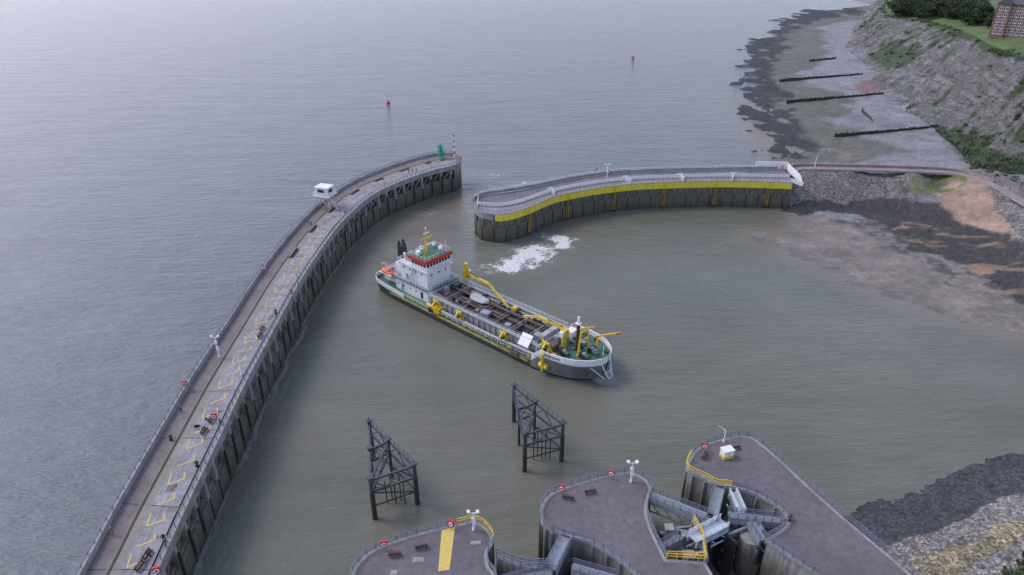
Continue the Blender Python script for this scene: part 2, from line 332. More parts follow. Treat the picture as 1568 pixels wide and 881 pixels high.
def terrmat():
    m,t,b=nt('shore_ground'); g=N(t,'ShaderNodeNewGeometry').outputs['Position']
    ca=N(t,'ShaderNodeAttribute',attribute_name='Col').outputs['Color']; rk=N(t,'ShaderNodeAttribute',attribute_name='rock').outputs['Fac']
    wn=N(t,'ShaderNodeTexNoise'); wn.inputs['Scale'].default_value=.9; wn.inputs['Detail'].default_value=3; t.links.new(g,wn.inputs['Vector'])
    wv=N(t,'ShaderNodeVectorMath',operation='MULTIPLY_ADD'); t.links.new(wn.outputs['Color'],wv.inputs[0]); wv.inputs[1].default_value=(1.6,1.6,1.6); t.links.new(g,wv.inputs[2])
    vo=N(t,'ShaderNodeTexVoronoi'); vo.inputs['Scale'].default_value=2.1; t.links.new(wv.outputs[0],vo.inputs['Vector'])
    bw=N(t,'ShaderNodeRGBToBW'); t.links.new(vo.outputs['Color'],bw.inputs[0])
    cell=ramp(t,bw.outputs[0],[(.15,.5),(.85,1.6)])
    edge=ramp(t,vo.outputs['Distance'],[(.25,1.1),(.75,.4)])
    rc=mix(t,1.0,mix(t,1.0,ca,cell,'MULTIPLY'),edge,'MULTIPLY'); c=mix(t,rk,ca,rc)
    n1=noise(t,g,.12,8,.75); c=mix(t,1.0,c,ramp(t,n1,[(.3,.6),(.7,1.35)]),'MULTIPLY')
    n2=noise(t,g,2.5,5,.75); c=mix(t,1.0,c,ramp(t,n2,[(.3,.75),(.7,1.25)]),'MULTIPLY')
    n5=noise(t,g,.5,7,.85); c=mix(t,1.0,c,ramp(t,n5,[(.35,.72),(.65,1.22)]),'MULTIPLY')
    t.links.new(c,b.inputs['Base Color']); b.inputs['Roughness'].default_value=.75
    h=math_(t,'ADD',math_(t,'MULTIPLY',math_(t,'SUBTRACT',1.0,vo.outputs['Distance']),math_(t,'MULTIPLY',rk,.8)),math_(t,'MULTIPLY',n2,.35))
    bump(t,b,h,.8,.3); return m
gridmesh('foreshore_ground',TX,TY,TZ,terrmat(),{'rock':rock},col)
# ------------------------------------------------------------ cliff
CL=[((560,1150,2),(590,1200,18)),((513,1036,2),(545,1060,18)),((433,891,2.5),(462,905,18)),((315,675,2.5),(352,690,19)),((269,580,2.5),(350,645,19)),((244,507,2.5),(344,592,22)),((217,411,2.5),(320,508,25)),((211,354,2.8),(288,429,28)),((207,331,3.5),(275,382,30)),
((194,289,6),(256,335,32)),((179,254,8.6),(239,300,34)),((180,228,9),(228,262,34)),((178.5,185,9),(223,220,34)),((180,120,9),(225,120,34)),((180,60,9),(225,60,34))]
cb=np.array(smooth([c[0] for c in CL],36)); ct=np.array(smooth([c[1] for c in CL],36)); nU=len(cb); nV=110
vh=np.linspace(0,1,nV)[:,None]
g=np.interp(vh[:,0],[0,.15,.32,.5,.7,.88,1],[0,.07,.2,.47,.78,.95,1.0])[:,None]
CX=cb[None,:,0]*(1-vh)+ct[None,:,0]*vh; CY=cb[None,:,1]*(1-vh)+ct[None,:,1]*vh; CZ=cb[None,:,2]*(1-g)+ct[None,:,2]*g
al=np.cumsum(np.r_[0,np.hypot(np.diff(cb[:,0]),np.diff(cb[:,1]))])[None,:]
env=np.sin(np.pi*np.clip(vh*.97+.03,0,1))**.6
gul=(np.abs(fbm(al/22+0*vh,vh*1.2+0*al,21))*-34+fbm(al/7+0*vh,vh*4+0*al,22)*9)*env
dx=ct[:,0]-cb[:,0]; dy=ct[:,1]-cb[:,1]; dl=np.hypot(dx,dy); dx=(dx/dl)[None];dy=(dy/dl)[None]
CX=CX-dx*gul*.6; CY=CY-dy*gul*.6
led=(np.sin(CZ*2.2+fbm(al/40+0*vh,vh*0+0*al,23)*8)*1.1+fbm(al/3+0*vh,vh*14+0*al,24)*3.2)*env
CX=CX-dx*led; CY=CY-dy*led; CZ=CZ+(fbm(al/5+0*vh,vh*9+0*al,25)*2.2+fbm(al/16+0*vh,vh*3+0*al,26)*5)*env
vegn=fbm(al/22+0*vh,vh*2.5+0*al,31)*2.2+fbm(al/5+0*vh,vh*9+0*al,32)*1.2
low=np.clip((.30-vh)*4,0,1)*np.clip((350-CY)/60,-.2,1)
veg=np.clip((vegn+low*1.1+np.clip((vh-.84)*7,0,1)*1.1-.20)*3,0,1)
veg=np.maximum(veg,softpip(CX,CY,[(255,470),(262,520),(275,545),(300,560),(290,510),(270,470)],8,10)*.8)
def cliffmat():
    m,t,b=nt('layered_cliff_rock'); g=N(t,'ShaderNodeNewGeometry').outputs['Position']; vg=N(t,'ShaderNodeAttribute',attribute_name='veg').outputs['Fac']
    s=noise(t,g,1,6,.7,(.03,.03,.8)); c=ramp(t,s,[(.32,(.06,.058,.052)),(.43,(.23,.222,.208)),(.5,(.14,.136,.125)),(.57,(.32,.31,.295)),(.68,(.17,.16,.145))])
    n=noise(t,g,.09,7,.75); c=mix(t,ramp(t,n,[(.5,0),(.62,.6)]),c,(.16,.13,.10))
    n2=noise(t,g,.45,7,.8,(1,1,.4)); c=mix(t,1.0,c,ramp(t,n2,[(.33,.4),(.66,1.5)]),'MULTIPLY')
    n4=noise(t,g,.16,6,.8); vv=math_(t,'ADD',vg,ramp(t,n4,[(.54,0),(.64,.6)]),True)
    n3=noise(t,g,.7,5,.8); gc=ramp(t,n3,[(.3,(.018,.034,.012)),(.5,(.05,.08,.022)),(.7,(.12,.145,.045))])
    c=mix(t,vv,c,gc); t.links.new(c,b.inputs['Base Color']); b.inputs['Roughness'].default_value=.9
    bump(t,b,math_(t,'ADD',n2,math_(t,'MULTIPLY',s,1.5)),1.0,2.2); return m
gridmesh('cliff',CX,CY,CZ,cliffmat(),{'veg':veg})
w=np.array([0,4,12,30,70,150,400])[:,None]; PX=CX[-1][None]+dx*w; PY=CY[-1][None]+dy*w; PZ=CZ[-1][None]+np.array([-.1,.6,1.2,2,3,4,6])[:,None]+0*PX
def grassmat():
    m,t,b=nt('clifftop_grass_mat'); g=N(t,'ShaderNodeNewGeometry').outputs['Position']
    c=ramp(t,noise(t,g,.06,6,.7),[(.35,(.05,.085,.022)),(.6,(.105,.15,.04))]); c=mix(t,1.0,c,ramp(t,noise(t,g,1,5,.7),[(.3,.7),(.7,1.2)]),'MULTIPLY')
    t.links.new(c,b.inputs['Base Color']); b.inputs['Roughness'].default_value=.9; return m
gridmesh('clifftop_grass',PX,PY,PZ,grassmat())
# ------------------------------------------------------------ water
an=np.radians(np.concatenate([np.linspace(-44,44,760),np.linspace(46,314,110)])); wr=np.concatenate([[8,20,35],np.geomspace(45,330,520),np.geomspace(332,1600,140),np.geomspace(1700,30000,14)])
WA,WR=np.meshgrid(an,wr); WX=WR*np.sin(WA); WY=WR*np.cos(WA)
ins=LI+[(-16,256),(-13,222)]+RN+[(103,234),(200,234),(200,20),(-48,20)]
ins2=LI+[(-30,275),(-15,285),(2,270),(0,250),(-13,222)]+RN+[(103,234),(200,234),(200,20),(-48,20)]
silt=np.zeros(WX.shape); near=(WR<420)
silt[near]=softpip(WX[near],WY[near],ins,2,6)*.7+softpip(WX[near],WY[near],ins2,9,14,6)*.3
brown=np.zeros(WX.shape)
def blob(cx,cy,rx,ry,a=0,X=None,Y=None):
    X=WX if X is None else X; Y=WY if Y is None else Y
    ca,sa=math.cos(a),math.sin(a); u=(X-cx)*ca+(Y-cy)*sa; q=-(X-cx)*sa+(Y-cy)*ca; return np.exp(-((u/rx)**2+(q/ry)**2))
brown+=blob(-33,215,12,28,.5)*1.0+blob(-20,235,14,20)*.8+blob(-40,190,8,30)*.5+blob(120,400,25,60)*.5+blob(80,215,16,9)*.5
brown*=.55+fbm(WX/14,WY/9,41)*1.8; brown=np.clip(brown,0,1)
brown=np.maximum(brown,np.clip(fbm(WX/45,WY/22,45)*3,0,.3)*silt)
wj=near&(WX>40); shal=np.zeros(WX.shape); shal[wj]=np.clip((H0(WX[wj],WY[wj])+1.1)/1.1,0,1)
brown=np.maximum(brown,shal*(.95)*(WY>125))
jx=WX+fbm(WX/6,WY/6,51)*6+fbm(WX/1.8,WY/1.8,52)*2.5; jy=WY+fbm(WX/6,WY/6,53)*6+fbm(WX/1.8,WY/1.8,54)*2.5
fo=blob(3,189,10,6.5,.5,jx,jy)*1.0+blob(9,198,9,6,.7,jx,jy)*.75+blob(15.5,208,5.0,2.6,-.5,jx,jy)*1.6+blob(17.5,203,2.4,4,0,jx,jy)*1.5+blob(-3,186,7,3,.2,jx,jy)*.7+blob(2,198,12,9,.3,jx,jy)*.35
fo=fo+blob(-37,221,8,7,0,jx,jy)*.34+blob(-33,232,8,3,0,jx,jy)*.5+blob(-7,273,7,4,0,jx,jy)*.55+blob(4,262,6,3,0,jx,jy)*.7+blob(-52,330,9,4,0,jx,jy)*.5+blob(-10,222,7,5,0,jx,jy)*.3+blob(-19,229,9,5,0,jx,jy)*.45+blob(-44,212,4,14,.4,jx,jy)*.33+blob(-34,200,10,5,.6,jx,jy)*.35
fo=fo+blob(-34,184,24,2.6,-.72,jx,jy)*.3
fo=fo*(.85+fbm(WX/3.2,WY/3.2,57)*1.3)
def watermat():
    m,t,b=nt('estuary_water'); g=N(t,'ShaderNodeNewGeometry').outputs['Position']
    si=N(t,'ShaderNodeAttribute',attribute_name='silt').outputs['Fac']; br=N(t,'ShaderNodeAttribute',attribute_name='brown').outputs['Fac']; fm=N(t,'ShaderNodeAttribute',attribute_name='foam').outputs['Fac']
    c=mix(t,si,(.108,.125,.130),(.122,.130,.098)); c=mix(t,br,c,(.165,.142,.110))
    c=mix(t,1.0,c,ramp(t,noise(t,g,.03,5,.6,(1,1.6,1)),[(.3,.88),(.7,1.12)]),'MULTIPLY')
    c=mix(t,math_(t,'MULTIPLY',fm,.75,True),c,(.24,.245,.205))
    fn=noise(t,g,.8,7,.75); th=math_(t,'SUBTRACT',math_(t,'ADD',fm,math_(t,'MULTIPLY',math_(t,'SUBTRACT',fn,.5),2.6)),.60)
    fa=math_(t,'MULTIPLY',th,3.5,True); fa=math_(t,'MULTIPLY',fa,math_(t,'MULTIPLY',fm,2.0,True),True)
    c=mix(t,fa,c,(.66,.66,.62)); t.links.new(c,b.inputs['Base Color'])
    ro=math_(t,'ADD',.13,math_(t,'MULTIPLY',fa,.6)); t.links.new(ro,b.inputs['Roughness']); b.inputs['IOR'].default_value=1.33
    w1=noise(t,g,.24,3,.6,(.6,2.0,1)); w2=noise(t,g,1.0,4,.6,(.7,1.7,1)); w3=noise(t,g,.06,2,.5,(.5,1.8,1))
    h=math_(t,'ADD',math_(t,'ADD',math_(t,'MULTIPLY',w1,1.0),math_(t,'MULTIPLY',w2,.38)),math_(t,'MULTIPLY',w3,1.1))
    h=math_(t,'MULTIPLY',h,math_(t,'SUBTRACT',1.0,math_(t,'MULTIPLY',si,.55)))
    h=math_(t,'ADD',h,math_(t,'MULTIPLY',math_(t,'MULTIPLY',fm,w2),.6))
    bump(t,b,h,1.0,.75); return m
gridmesh('sea_water',WX,WY,np.zeros(WX.shape),watermat(),{'silt':silt,'brown':brown,'foam':np.clip(fo,0,1)},wrap=True)
# ------------------------------------------------------------ left breakwater
def lerp(a,b,f): return (a[0]+(b[0]-a[0])*f,a[1]+(b[1]-a[1])*f)
def cut(Oc,Ic,f,z): return [lerp(a,b,f)+(z,) for a,b in zip(Oc,Ic)]
def normals(P,sg):
    out=[]
    for i in range(len(P)):
        a=P[max(0,i-1)];b=P[min(len(P)-1,i+1)]; d=V((b[0]-a[0],b[1]-a[1])).normalized(); out.append((d.y*sg,-d.x*sg))
    return out
def offs(P,d,sg):
    return [(p[0]+n[0]*d,p[1]+n[1]*d) for p,n in zip(P,normals(P,sg))]
def walk(P,step,start=0.):
    out=[];acc=start
    for a,b in zip(P[:-1],P[1:]):
        L=math.hypot(b[0]-a[0],b[1]-a[1]); t=acc
        while t<L:
            out.append((a[0]+(b[0]-a[0])*t/L,a[1]+(b[1]-a[1])*t/L,math.atan2(b[1]-a[1],b[0]-a[0]))); t+=step
        acc=t-L
    return out
mats=[M[k] for k in ('wall','cop','asph','conc','joint','oline','yline','dark','rail','yel')]
b=MB()
bodyI=offs(LI,-1.15,1); tip=[(-20.4,258),(-20.2,262)]
b.prism(LO+[tip[1],tip[0]]+bodyI[::-1],-5,9.9,0,1)
b.prism(offs(LI,-.05,1)+offs(LI,-1.4,1)[::-1],-5,4.9,0,0)
b.prism(offs(LI,-1.08,1)+offs(LI,-1.2,1)[::-1],4.8,8.95,7,7)  # dark sheet over the recess back wall, shade painted into its colour
b.prism(offs(LI,.02,1)+offs(LI,-1.3,1)[::-1],8.9,10.5,1,1)
b.prism(LO+[(-19.9,262.5),(-19.8,258),(-21.2,253.8)]+offs(LI,-1.3,1)[::-1],9.9,10.44,1,1)
for f0,f1,mi,z in [(.0,.05,1,10.75),(.05,.33,2,10.5),(.33,.375,4,10.496),(.375,.93,3,10.5),(.93,1.0,1,10.7)]: b.strip(cut(LO,LI,f0,z),cut(LO,LI,f1,z),mi)
b.strip(cut(LO,LI,.05,10.75),cut(LO,LI,.05,10.4),1); b.strip(cut(LO,LI,.93,10.7),cut(LO,LI,.93,10.4),1); b.strip(cut(LO,LI,1,10.7),cut(LO,LI,1,10.5),1)
b.sheet([LO[-1],(-19.9,262.5),(-19.8,258),LI[-1]],10.5,2)
for f,wd,mi in ((.31,.016,5),(.385,.020,5),(.425,.016,5),(.46,.014,5)):
    b.strip(cut(LO,LI,f,10.508),cut(LO,LI,f+wd,10.508),mi)
pin=offs(LO,.5,1)
b.prism(LO+[(-20,263)]+[(-20.4,262.6)]+pin[::-1],10.4,11.5,1,1)
b.rail(at([p for i,p in enumerate(offs(LO,.25,1)) if i%2==0],11.5),.7,8,2.2,.05)
b.rail(at([p for i,p in enumerate(offs(LI,-.25,1)) if i%2==0],10.7),1.1,8,2.0,.045)
b.rail([(-20,262.6,10.5),(-19.9,258,10.5),(-21.6,253.6,10.5)],1.2,8,1.5,.05)
for x,y,a in walk(LI,4.6,2):
    nx,ny=math.sin(a),-math.cos(a)
    b.box((x-nx*.60,y-ny*.60,6.9),(.85,1.05,4.0),1 if random.random()<.6 else 0,a)
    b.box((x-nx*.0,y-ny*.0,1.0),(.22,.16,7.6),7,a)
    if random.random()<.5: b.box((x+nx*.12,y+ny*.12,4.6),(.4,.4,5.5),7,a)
for x,y,a in walk(LI,4.6,4.3):
    nx,ny=math.sin(a),-math.cos(a)
    b.box((x-nx*.8,y-ny*.8,5.25),(3.7,.6,.75),0,a)
    b.beam((x-nx*.75+math.cos(a)*1.7,y-ny*.75+math.sin(a)*1.7,8.6),(x-nx*.75-math.cos(a)*1.5,y-ny*.75-math.sin(a)*1.5,5.6),.4,.35,5 if random.random()<.5 else 0)
    if random.random()<.35: b.box((x+nx*.07,y+ny*.07,9.7),(1.6,.1,.8),5,a)
def LP(Y,f,z=10.512):
    i=min(len(LO)-2,max(0,int(Y))); t=Y-i; o=lerp(LO[i],LO[i+1],t); q=lerp(LI[i],LI[i+1],t); p=lerp(o,q,f); return V((p[0],p[1],z))
def mark(p,q,w,mi):
    d=(q-p).normalized(); n=V((-d.y,d.x,0))*w/2; b.add([tuple(p-n),tuple(q-n),tuple(q+n),tuple(p+n)],[(0,1,2,3)],mi)
for i in range(14,150,11): mark(LP(i,.06,10.507),LP(i,.93,10.507),.16,4)
for i in range(14,150,3): mark(LP(i,.66,10.5065),LP(i+2.9,.66,10.5065),.07,4)
u=14.0; k=0
while u<104:
    i=int(u); sp=math.dist(LO[i],LO[i+1]); du=1/sp
    mark(LP(u,.56),LP(u+1.5*du,.76),.26,6)
    mark(LP(u+1.5*du,.76,10.516),LP(u+2.8*du,.72,10.516),.22,6)
    if k%2==0: mark(LP(u,.56,10.52),LP(u+2.6*du,.53,10.52),.22,6)
    u+=4.2*du; k+=1
for i in range(90,160,9):
    b.beam(LP(i,.40,10.75),LP(i+3.2,.40,10.75),.5,.5,5)
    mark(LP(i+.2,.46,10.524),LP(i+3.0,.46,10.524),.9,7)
for x in range(40):
    u=random.uniform(15,150); f=random.uniform(.45,.85); p=LP(u,f,10.5035); q=LP(u+random.uniform(.3,1.4),f,10.5035); mark(p,q,random.uniform(.8,2),random.choice((2,1,2,3)))
b.build('curved_breakwater_quay',mats)
# ------------------------------------------------------------ right breakwater
b=MB(); mats=[M[k] for k in ('wall2','cop','grey','joint','yband','white','rail','dark','yel','conc')]
NI=offs(RN,-.5,1)
b.prism(RF+NI[::-1],-5,9.35,0,1)
b.prism(RF+RN[::-1],9.4,10.0,1,1)
b.strip(cut(RF,RN,.06,10.006),cut(RF,RN,.68,10.006),2)
b.strip(cut(RF,RN,.68,10.006),cut(RF,RN,.71,10.006),3)
b.strip(cut(RF,RN,.71,10.006),cut(RF,RN,.97,10.006),9)
b.prism([lerp(a,c,.012) for a,c in zip(RF,RN)]+[lerp(a,c,.05) for a,c in zip(RF,RN)][::-1],10.0,11.1,1,1)
b.prism([lerp(a,c,.10) for a,c in zip(RF,RN)]+[lerp(a,c,.13) for a,c in zip(RF,RN)][::-1],10.0,10.5,1,1)
i0=20
b.prism(offs(RN,.08,1)[i0:]+offs(RN,-.6,1)[i0:][::-1],7.6,9.75,4,4)
b.prism(offs(RN,-.05,1)[:i0]+offs(RN,-.6,1)[:i0][::-1],7.8,9.35,1,1)
b.prism(offs(RN,-.1,1)+offs(RN,-.6,1)[::-1],-5,5.4,0,0)
for x,y,a in walk(RN,4.4,1.5):
    nx,ny=math.sin(a),-math.cos(a); b.box((x-nx*.35,y-ny*.35,6.4),(1.3,.6,2.2),0,a); b.box((x-nx*.05,y-ny*.05,1.5),(.2,.2,7),7,a)
for x,y,a in walk(RN,19,24):
    nx,ny=math.sin(a),-math.cos(a); b.box((x+nx*.12,y+ny*.12,3.6),(.7,.3,7.4),7,a)
    for dd in (-.4,.4): b.beam((x+nx*.35+math.cos(a)*dd,y+ny*.35+math.sin(a)*dd,1),(x+nx*.35+math.cos(a)*dd,y+ny*.35+math.sin(a)*dd,10.9),.09,.09,8)
    for r_ in range(16): b.beam((x+nx*.35-math.cos(a)*.4,y+ny*.35-math.sin(a)*.4,1.4+r_*.55),(x+nx*.35+math.cos(a)*.4,y+ny*.35+math.sin(a)*.4,1.4+r_*.55),.05,.05,8)
b.rail([p for i,p in enumerate(cut(RF,RN,.69,10.0)) if i%2==0 and i>4],1.35,5,1.3,.08,(1,.7,.4))
b.rail([p for i,p in enumerate(cut(RF,RN,.98,10.0)) if i%2==0],1.1,6,2.0,.035)
b.rail([p for i,p in enumerate(cut(RF,RN,.03,11.1)) if i%2==0],.6,5,2.0,.05,(1,))
b.rail([p for p in [cut(RF,RN,f,10.)[6] for f in (.05,.3,.6,.8,.98)]],1.2,5,1.0,.06,(1,.6,.3))
for i in (48,72,87,100):
    L=[cut(RF,RN,f,10.)[min(i,len(RF)-1)] for f in (.69,.97)]; b.rail(L,1.6,5,.5,.08,(1,.5,.1))
    b.box((L[0][0],L[0][1],10.95),(2.2,.14,1.9),5,.2)
b.build('straight_breakwater_quay',mats)
b=MB(); b.beam((92.5,250.2,11.5),(104.2,249.6,11.5),.35,2.9,0); b.beam((104.2,249.6,11.2),(104.3,237.5,10.8),.35,2.6,0); b.add([(104.2,237.6,12.1),(104.5,237.6,12.1),(104.5,233.4,9.6),(104.2,233.4,9.6),(104.2,237.6,9.3),(104.5,237.6,9.3)],[(0,1,2,3),(0,3,4),(1,5,2),(4,3,2,5)],0)
b.bx(93,104,249.2,249.8,9.9,10.3,1); b.beam((100.5,236,10.6),(104.3,233.4,9.8),.3,1.4,0); b.build('white_end_wall',[M['white'],M['cop']])
b=MB(); pl=offs([(p[0],p[1]) for p in PATH],1.7,1); pr=offs([(p[0],p[1]) for p in PATH],-1.7,1)
b.strip(at(pl,9.28),at(pr,9.28),0); b.strip(at(pl,9.28),at(pl,8.6),1);b.strip(at(pr,9.28),at(pr,8.6),1); b.build('coastal_path',[M['path'],M['cop']])
b=MB(); q1=offs([(p[0],p[1]) for p in PATH],-1.95,1)[:46]; q2=offs([(p[0],p[1]) for p in PATH],-2.35,1)[:46]; b.prism(q1+q2[::-1],8.4,10.2,0,0); b.build('causeway_wall',[M['path']])
for k,(p,q) in enumerate([((175,457),(235,472)),((158,396),(221,413)),((156,325),(211,337)),((222,529),(244,535)),((186,352),(190,372))]):
    b=MB(); n=int(math.dist(p,q)/3)
    for i in range(n+1):
        t=i/n; x=p[0]+(q[0]-p[0])*t; y=p[1]+(q[1]-p[1])*t+math.sin(t*5+k)*.5; b.beam((x,y,-.5),(x,y,3.4+random.uniform(-.3,.3)+t),.4,.4,0)
        if i<n:
            x2=p[0]+(q[0]-p[0])*(i+1)/n; y2=p[1]+(q[1]-p[1])*(i+1)/n+math.sin((i+1)/n*5+k)*.5; b.beam((x,y,1.7+t),(x2,y2,1.7+(i+1)/n),.3,2.6+random.uniform(-.4,.3),0)
    b.build('timber_groyne',[M['pile']])
# ------------------------------------------------------------ lock piers
def pier(name,poly,hatch=None,yel=(),gry=(),extra=None):
    b=MB(); ms=[M[k] for k in ('wall','cop','purp','rail','yel','joint','yline','steel')]
    b.prism(inset(poly,.25),-5,9.3,0,1); b.prism(poly,9.3,9.95,1,1); b.sheet(inset(poly,.55),10.006,2)
    for P in yel: b.rail(at(P,10),1.15,4,1.5,.055)
    for P in gry: b.rail(at(P,10),1.15,3,1.6,.045,(1,.66,.33))
    if hatch: b.sheet(hatch,10.014,6)
    n=len(poly)
    for i in range(0,n,3):
        p=V(inset(poly,.1)[i]); b.beam((p.x,p.y,-4),(p.x,p.y,9.3),.35,.35,0)
    if extra: extra(b)
    return b.build(name,ms)
Ah=sm2([(-22.3,58),(-22.9,66.5),(-22.4,68.9),(-21.4,70.5),(-19.9,71.7),(-16.2,73.6),(-12.4,75),(-8.5,76.1),(-6,76.9)],5)
Ar=sm2([(-6,76.9),(-4.5,76.1),(-3.2,74.4),(-2.8,72.7),(-3.6,70.9),(-3.4,68.5),(-2.2,66),(-2,58)],4)
pier('west_lock_pier',Ah+Ar[1:],[(-10.8,75),(-8.8,75.5),(-9,67.7),(-10.6,67.4)],yel=[Ar[:12],Ah[-6:]],gry=[Ah[:-5],Ar[12:]],extra=lambda b:[b.sheet([(x,y),(x+w,y+.1),(x+w,y+h),(x,y+h)],10.011,1) for x,y,w,h in ((-14.5,69,1.6,.9),(-6.2,72.2,1.5,.7),(-17.5,66.8,1,.8))])
Bh=sm2([(6.1,75),(4.7,76.5),(4.5,79.2),(6,82.3),(9.3,84.2),(13.8,86),(17.8,87.2),(20.4,87.5),(22.5,85.7),(23,83.5)],5)
Br=sm2([(23,83.5),(22.2,81.6),(21.5,79.5),(21.3,77.2),(21.7,73.9),(22.6,69.6)],4)
Bl=sm2([(17.8,66.7),(16.3,68.9),(14.1,70.9),(11.4,72.9),(8.5,73.9),(6.1,75)],4)
pier('centre_lock_pier',Bh+Br[1:]+[(28.2,69.1),(28.9,66),(29,58),(18.2,58)]+Bl[:-1],yel=[[(22.6,69.6),(28.2,69.1),(28.5,72)]],gry=[Bh,Br,Bl])
Ch=sm2([(32.4,86),(29.9,88.3),(31,91.2),(33.4,93.8),(37.8,95.9),(42.8,96.8),(44.7,94.6),(46.9,89.9)],5)
Cr=[(49.7,82.7),(51.9,77.8),(55,71.5),(57.2,66.7),(60,60)]
Cl=sm2([(38.3,73.3),(41.2,75),(43,76.9),(42.7,79.5),(40,82.4),(36.3,84.2),(34,84.6),(32.4,86)],4)
pier('east_lock_pier',Ch+Cr+[(46,60),(43.9,66.7),(41.3,69.7)]+Cl[:-1],yel=[Ch[:12],Cl[-9:]],gry=[Ch[11:]+Cr,Cl[:-8],[(46,60),(43.9,66.7),(41.3,69.7),(38.3,73.3)]])
def walkway(b,p,q,w,z,mi,mr):
    p=V((p[0],p[1],z));q=V((q[0],q[1],z)); b.beam(p,q,w,.25,mi); d=(q-p).normalized(); n=V((-d.y,d.x,0))*w/2
    for s in (-1,1):
        b.rail([tuple(p+n*s),tuple(q+n*s)],1.1,mr,1.3,.04,(1,.66,.33)); b.beam(p+n*s-V((0,0,.7)),q+n*s-V((0,0,.7)),.2,.9,mi)
        L=(q-p).length; k=max(1,int(L/1.8))
        for i in range(k): b.beam(p+n*s+d*(L*i/k)-V((0,0,.3)),p+n*s+d*(L*(i+1)/k)-V((0,0,2.6)),.12,.12,mr)
        b.beam(p+n*s-V((0,0,2.6)),q+n*s-V((0,0,2.6)),.18,.18,mr)
ms=[M[k] for k in ('steel','rail','dark','cop','lblue','wall','yel','black','white')]
def arcwall(b,c,r,a0,a1,z0,z1,mi,th=.4,n=14):
    o=[(c[0]+r*math.cos(a0+(a1-a0)*i/n),c[1]+r*math.sin(a0+(a1-a0)*i/n)) for i in range(n+1)]
    q=[(c[0]+(r-th)*math.cos(a0+(a1-a0)*i/n),c[1]+(r-th)*math.sin(a0+(a1-a0)*i/n)) for i in range(n+1)]
    b.prism(o+q[::-1],z0,z1,mi,mi); return o
b=MB()
b.prism([(22.1,80.5),(25,79.6),(28.5,77.3),(29.2,74),(28.3,69.6),(22.9,70)],-4,4.2,5,2)
walkway(b,(22.6,82.3),(31.3,77.3),1.5,9.9,0,1); walkway(b,(31.3,77.3),(34.2,83.8),1.6,9.9,0,1)
walkway(b,(27.4,73.6),(33.2,76.8),1.8,9.6,4,8)
o=arcwall(b,(25.3,77.3),6.2,R(-35),R(20),-3,8.6,7,.5); 
for z in (2,5,8): b.beam((25,77,z),(o[4][0],o[4][1],z),.35,.5,0); b.beam((25,77,z),(o[10][0],o[10][1],z),.35,.5,0)
for x,y,w,d,h,mi in ((25.2,74.2,2.4,1.8,2.6,0),(26.8,72.2,1.6,1.4,3.6,3),(24.2,71.8,1.4,1.8,2.2,1),(24.6,76.6,1.2,1.2,4.6,0),(27,75.6,1.1,.9,4.0,3)): b.bx(x-w/2,x+w/2,y-d/2,y+d/2,4.2,4.2+h,mi); b.bx(x-w/2-.1,x+w/2+.1,y-d/2-.1,y+d/2+.1,4.2+h,4.35+h,3)
b.cyl((24,79,5),(27.5,76,6.5),.3,.3,8); b.cyl((23.2,73,7.8),(26.8,75.4,8.4),.25,.25,4)
walkway(b,(22,72.6),(26,74.9),1.0,8.6,0,1)
b.rail(at([(22.9,70.1),(28.1,69.8),(29,73.8),(28.3,77.2)],9.9),1.1,6,1.2,.05); b.beam((28.6,69.8,9.6),(29.2,74,9.6),.5,.7,3); b.beam((29.2,74,9.6),(28.4,77.4,9.6),.5,.7,3)
for p in ((28.6,70),(29.2,74),(28.4,77.2)): b.beam((p[0],p[1],4),(p[0],p[1],9.6),.5,.5,3)
b.build('lock_sector_gate',ms)
b=MB()
b.prism([(38,73.6),(41,75.3),(42.6,77),(42.3,79.3),(39.6,81.9),(36,83.8),(34.8,82),(35.6,78)],-4,3.6,5,2)
c=[(37.4+1.7*math.cos(t*.349),75.9+1.7*math.sin(t*.349)) for t in range(18)]; b.prism(c,-4,7.6,5,3)
walkway(b,(34.3,78.6),(42.2,77.4),1.3,9.4,0,1); walkway(b,(36.4,83.6),(36.6,78.8),1.1,9.2,4,8); walkway(b,(38.2,73.6),(37.5,78),1.1,9.3,0,1)
o=arcwall(b,(38.5,78.2),6.0,R(160),R(225),-3,8.4,7,.5)
for z in (2,5,8): b.beam((38.5,78,z),(o[4][0],o[4][1],z),.35,.5,0); b.beam((38.5,78,z),(o[10][0],o[10][1],z),.35,.5,0)
b.box((39.5,80.2,4.6),(2.2,1.4,2.2),0,.4); b.cyl((37,81.5,5.5),(40,79,7),.25,.25,8); b.box((38.5,76.6,8.4),(1.3,1,.9),8,.2)
b.build('lock_sector_gate',ms)
b=MB()
q=sm2([(-2.3,70.6),(-.2,69.4),(2.2,68.6),(5.2,68.4),(7.5,67),(8.4,64),(8.4,58)],4); b.prism(q+[(-2,58)],-4,3.2,5,2)
q2=sm2([(-2.3,70.9),(-.2,69.8),(2.2,69),(5.2,68.8),(6.0,68.4)],4); b.prism(q2+[(x,y-.7) for x,y in q2][::-1],3,9.7,5,3); b.rail(at(q2,9.7),1.15,1,1.3,.045,(1,.66,.33)); b.rail(at([(x,y-.7) for x,y in q2],9.7),1.15,1,1.3,.045,(1,.66,.33))
walkway(b,(5.6,68),(8.2,73.6),1.7,9.8,0,1); walkway(b,(-1.8,65.5),(5.6,67.8),1.2,9.5,0,1)
q=sm2([(9.2,72.4),(11.5,71.2),(13.6,69.6),(15.2,67.6),(16.2,65.5),(16,58)],4); b.prism(q+[(9,58)],-4,5.2,5,2)
walkway(b,(8.8,68.8),(15.2,66.6),1.2,9.3,0,1); b.box((11,69,6.4),(1.8,1.4,2.2),0,.3); b.cyl((9.4,70.4,6),(13,67.5,7.4),.28,.28,8); b.box((1.5,66,4.6),(2.2,1.6,2.6),0,.2)
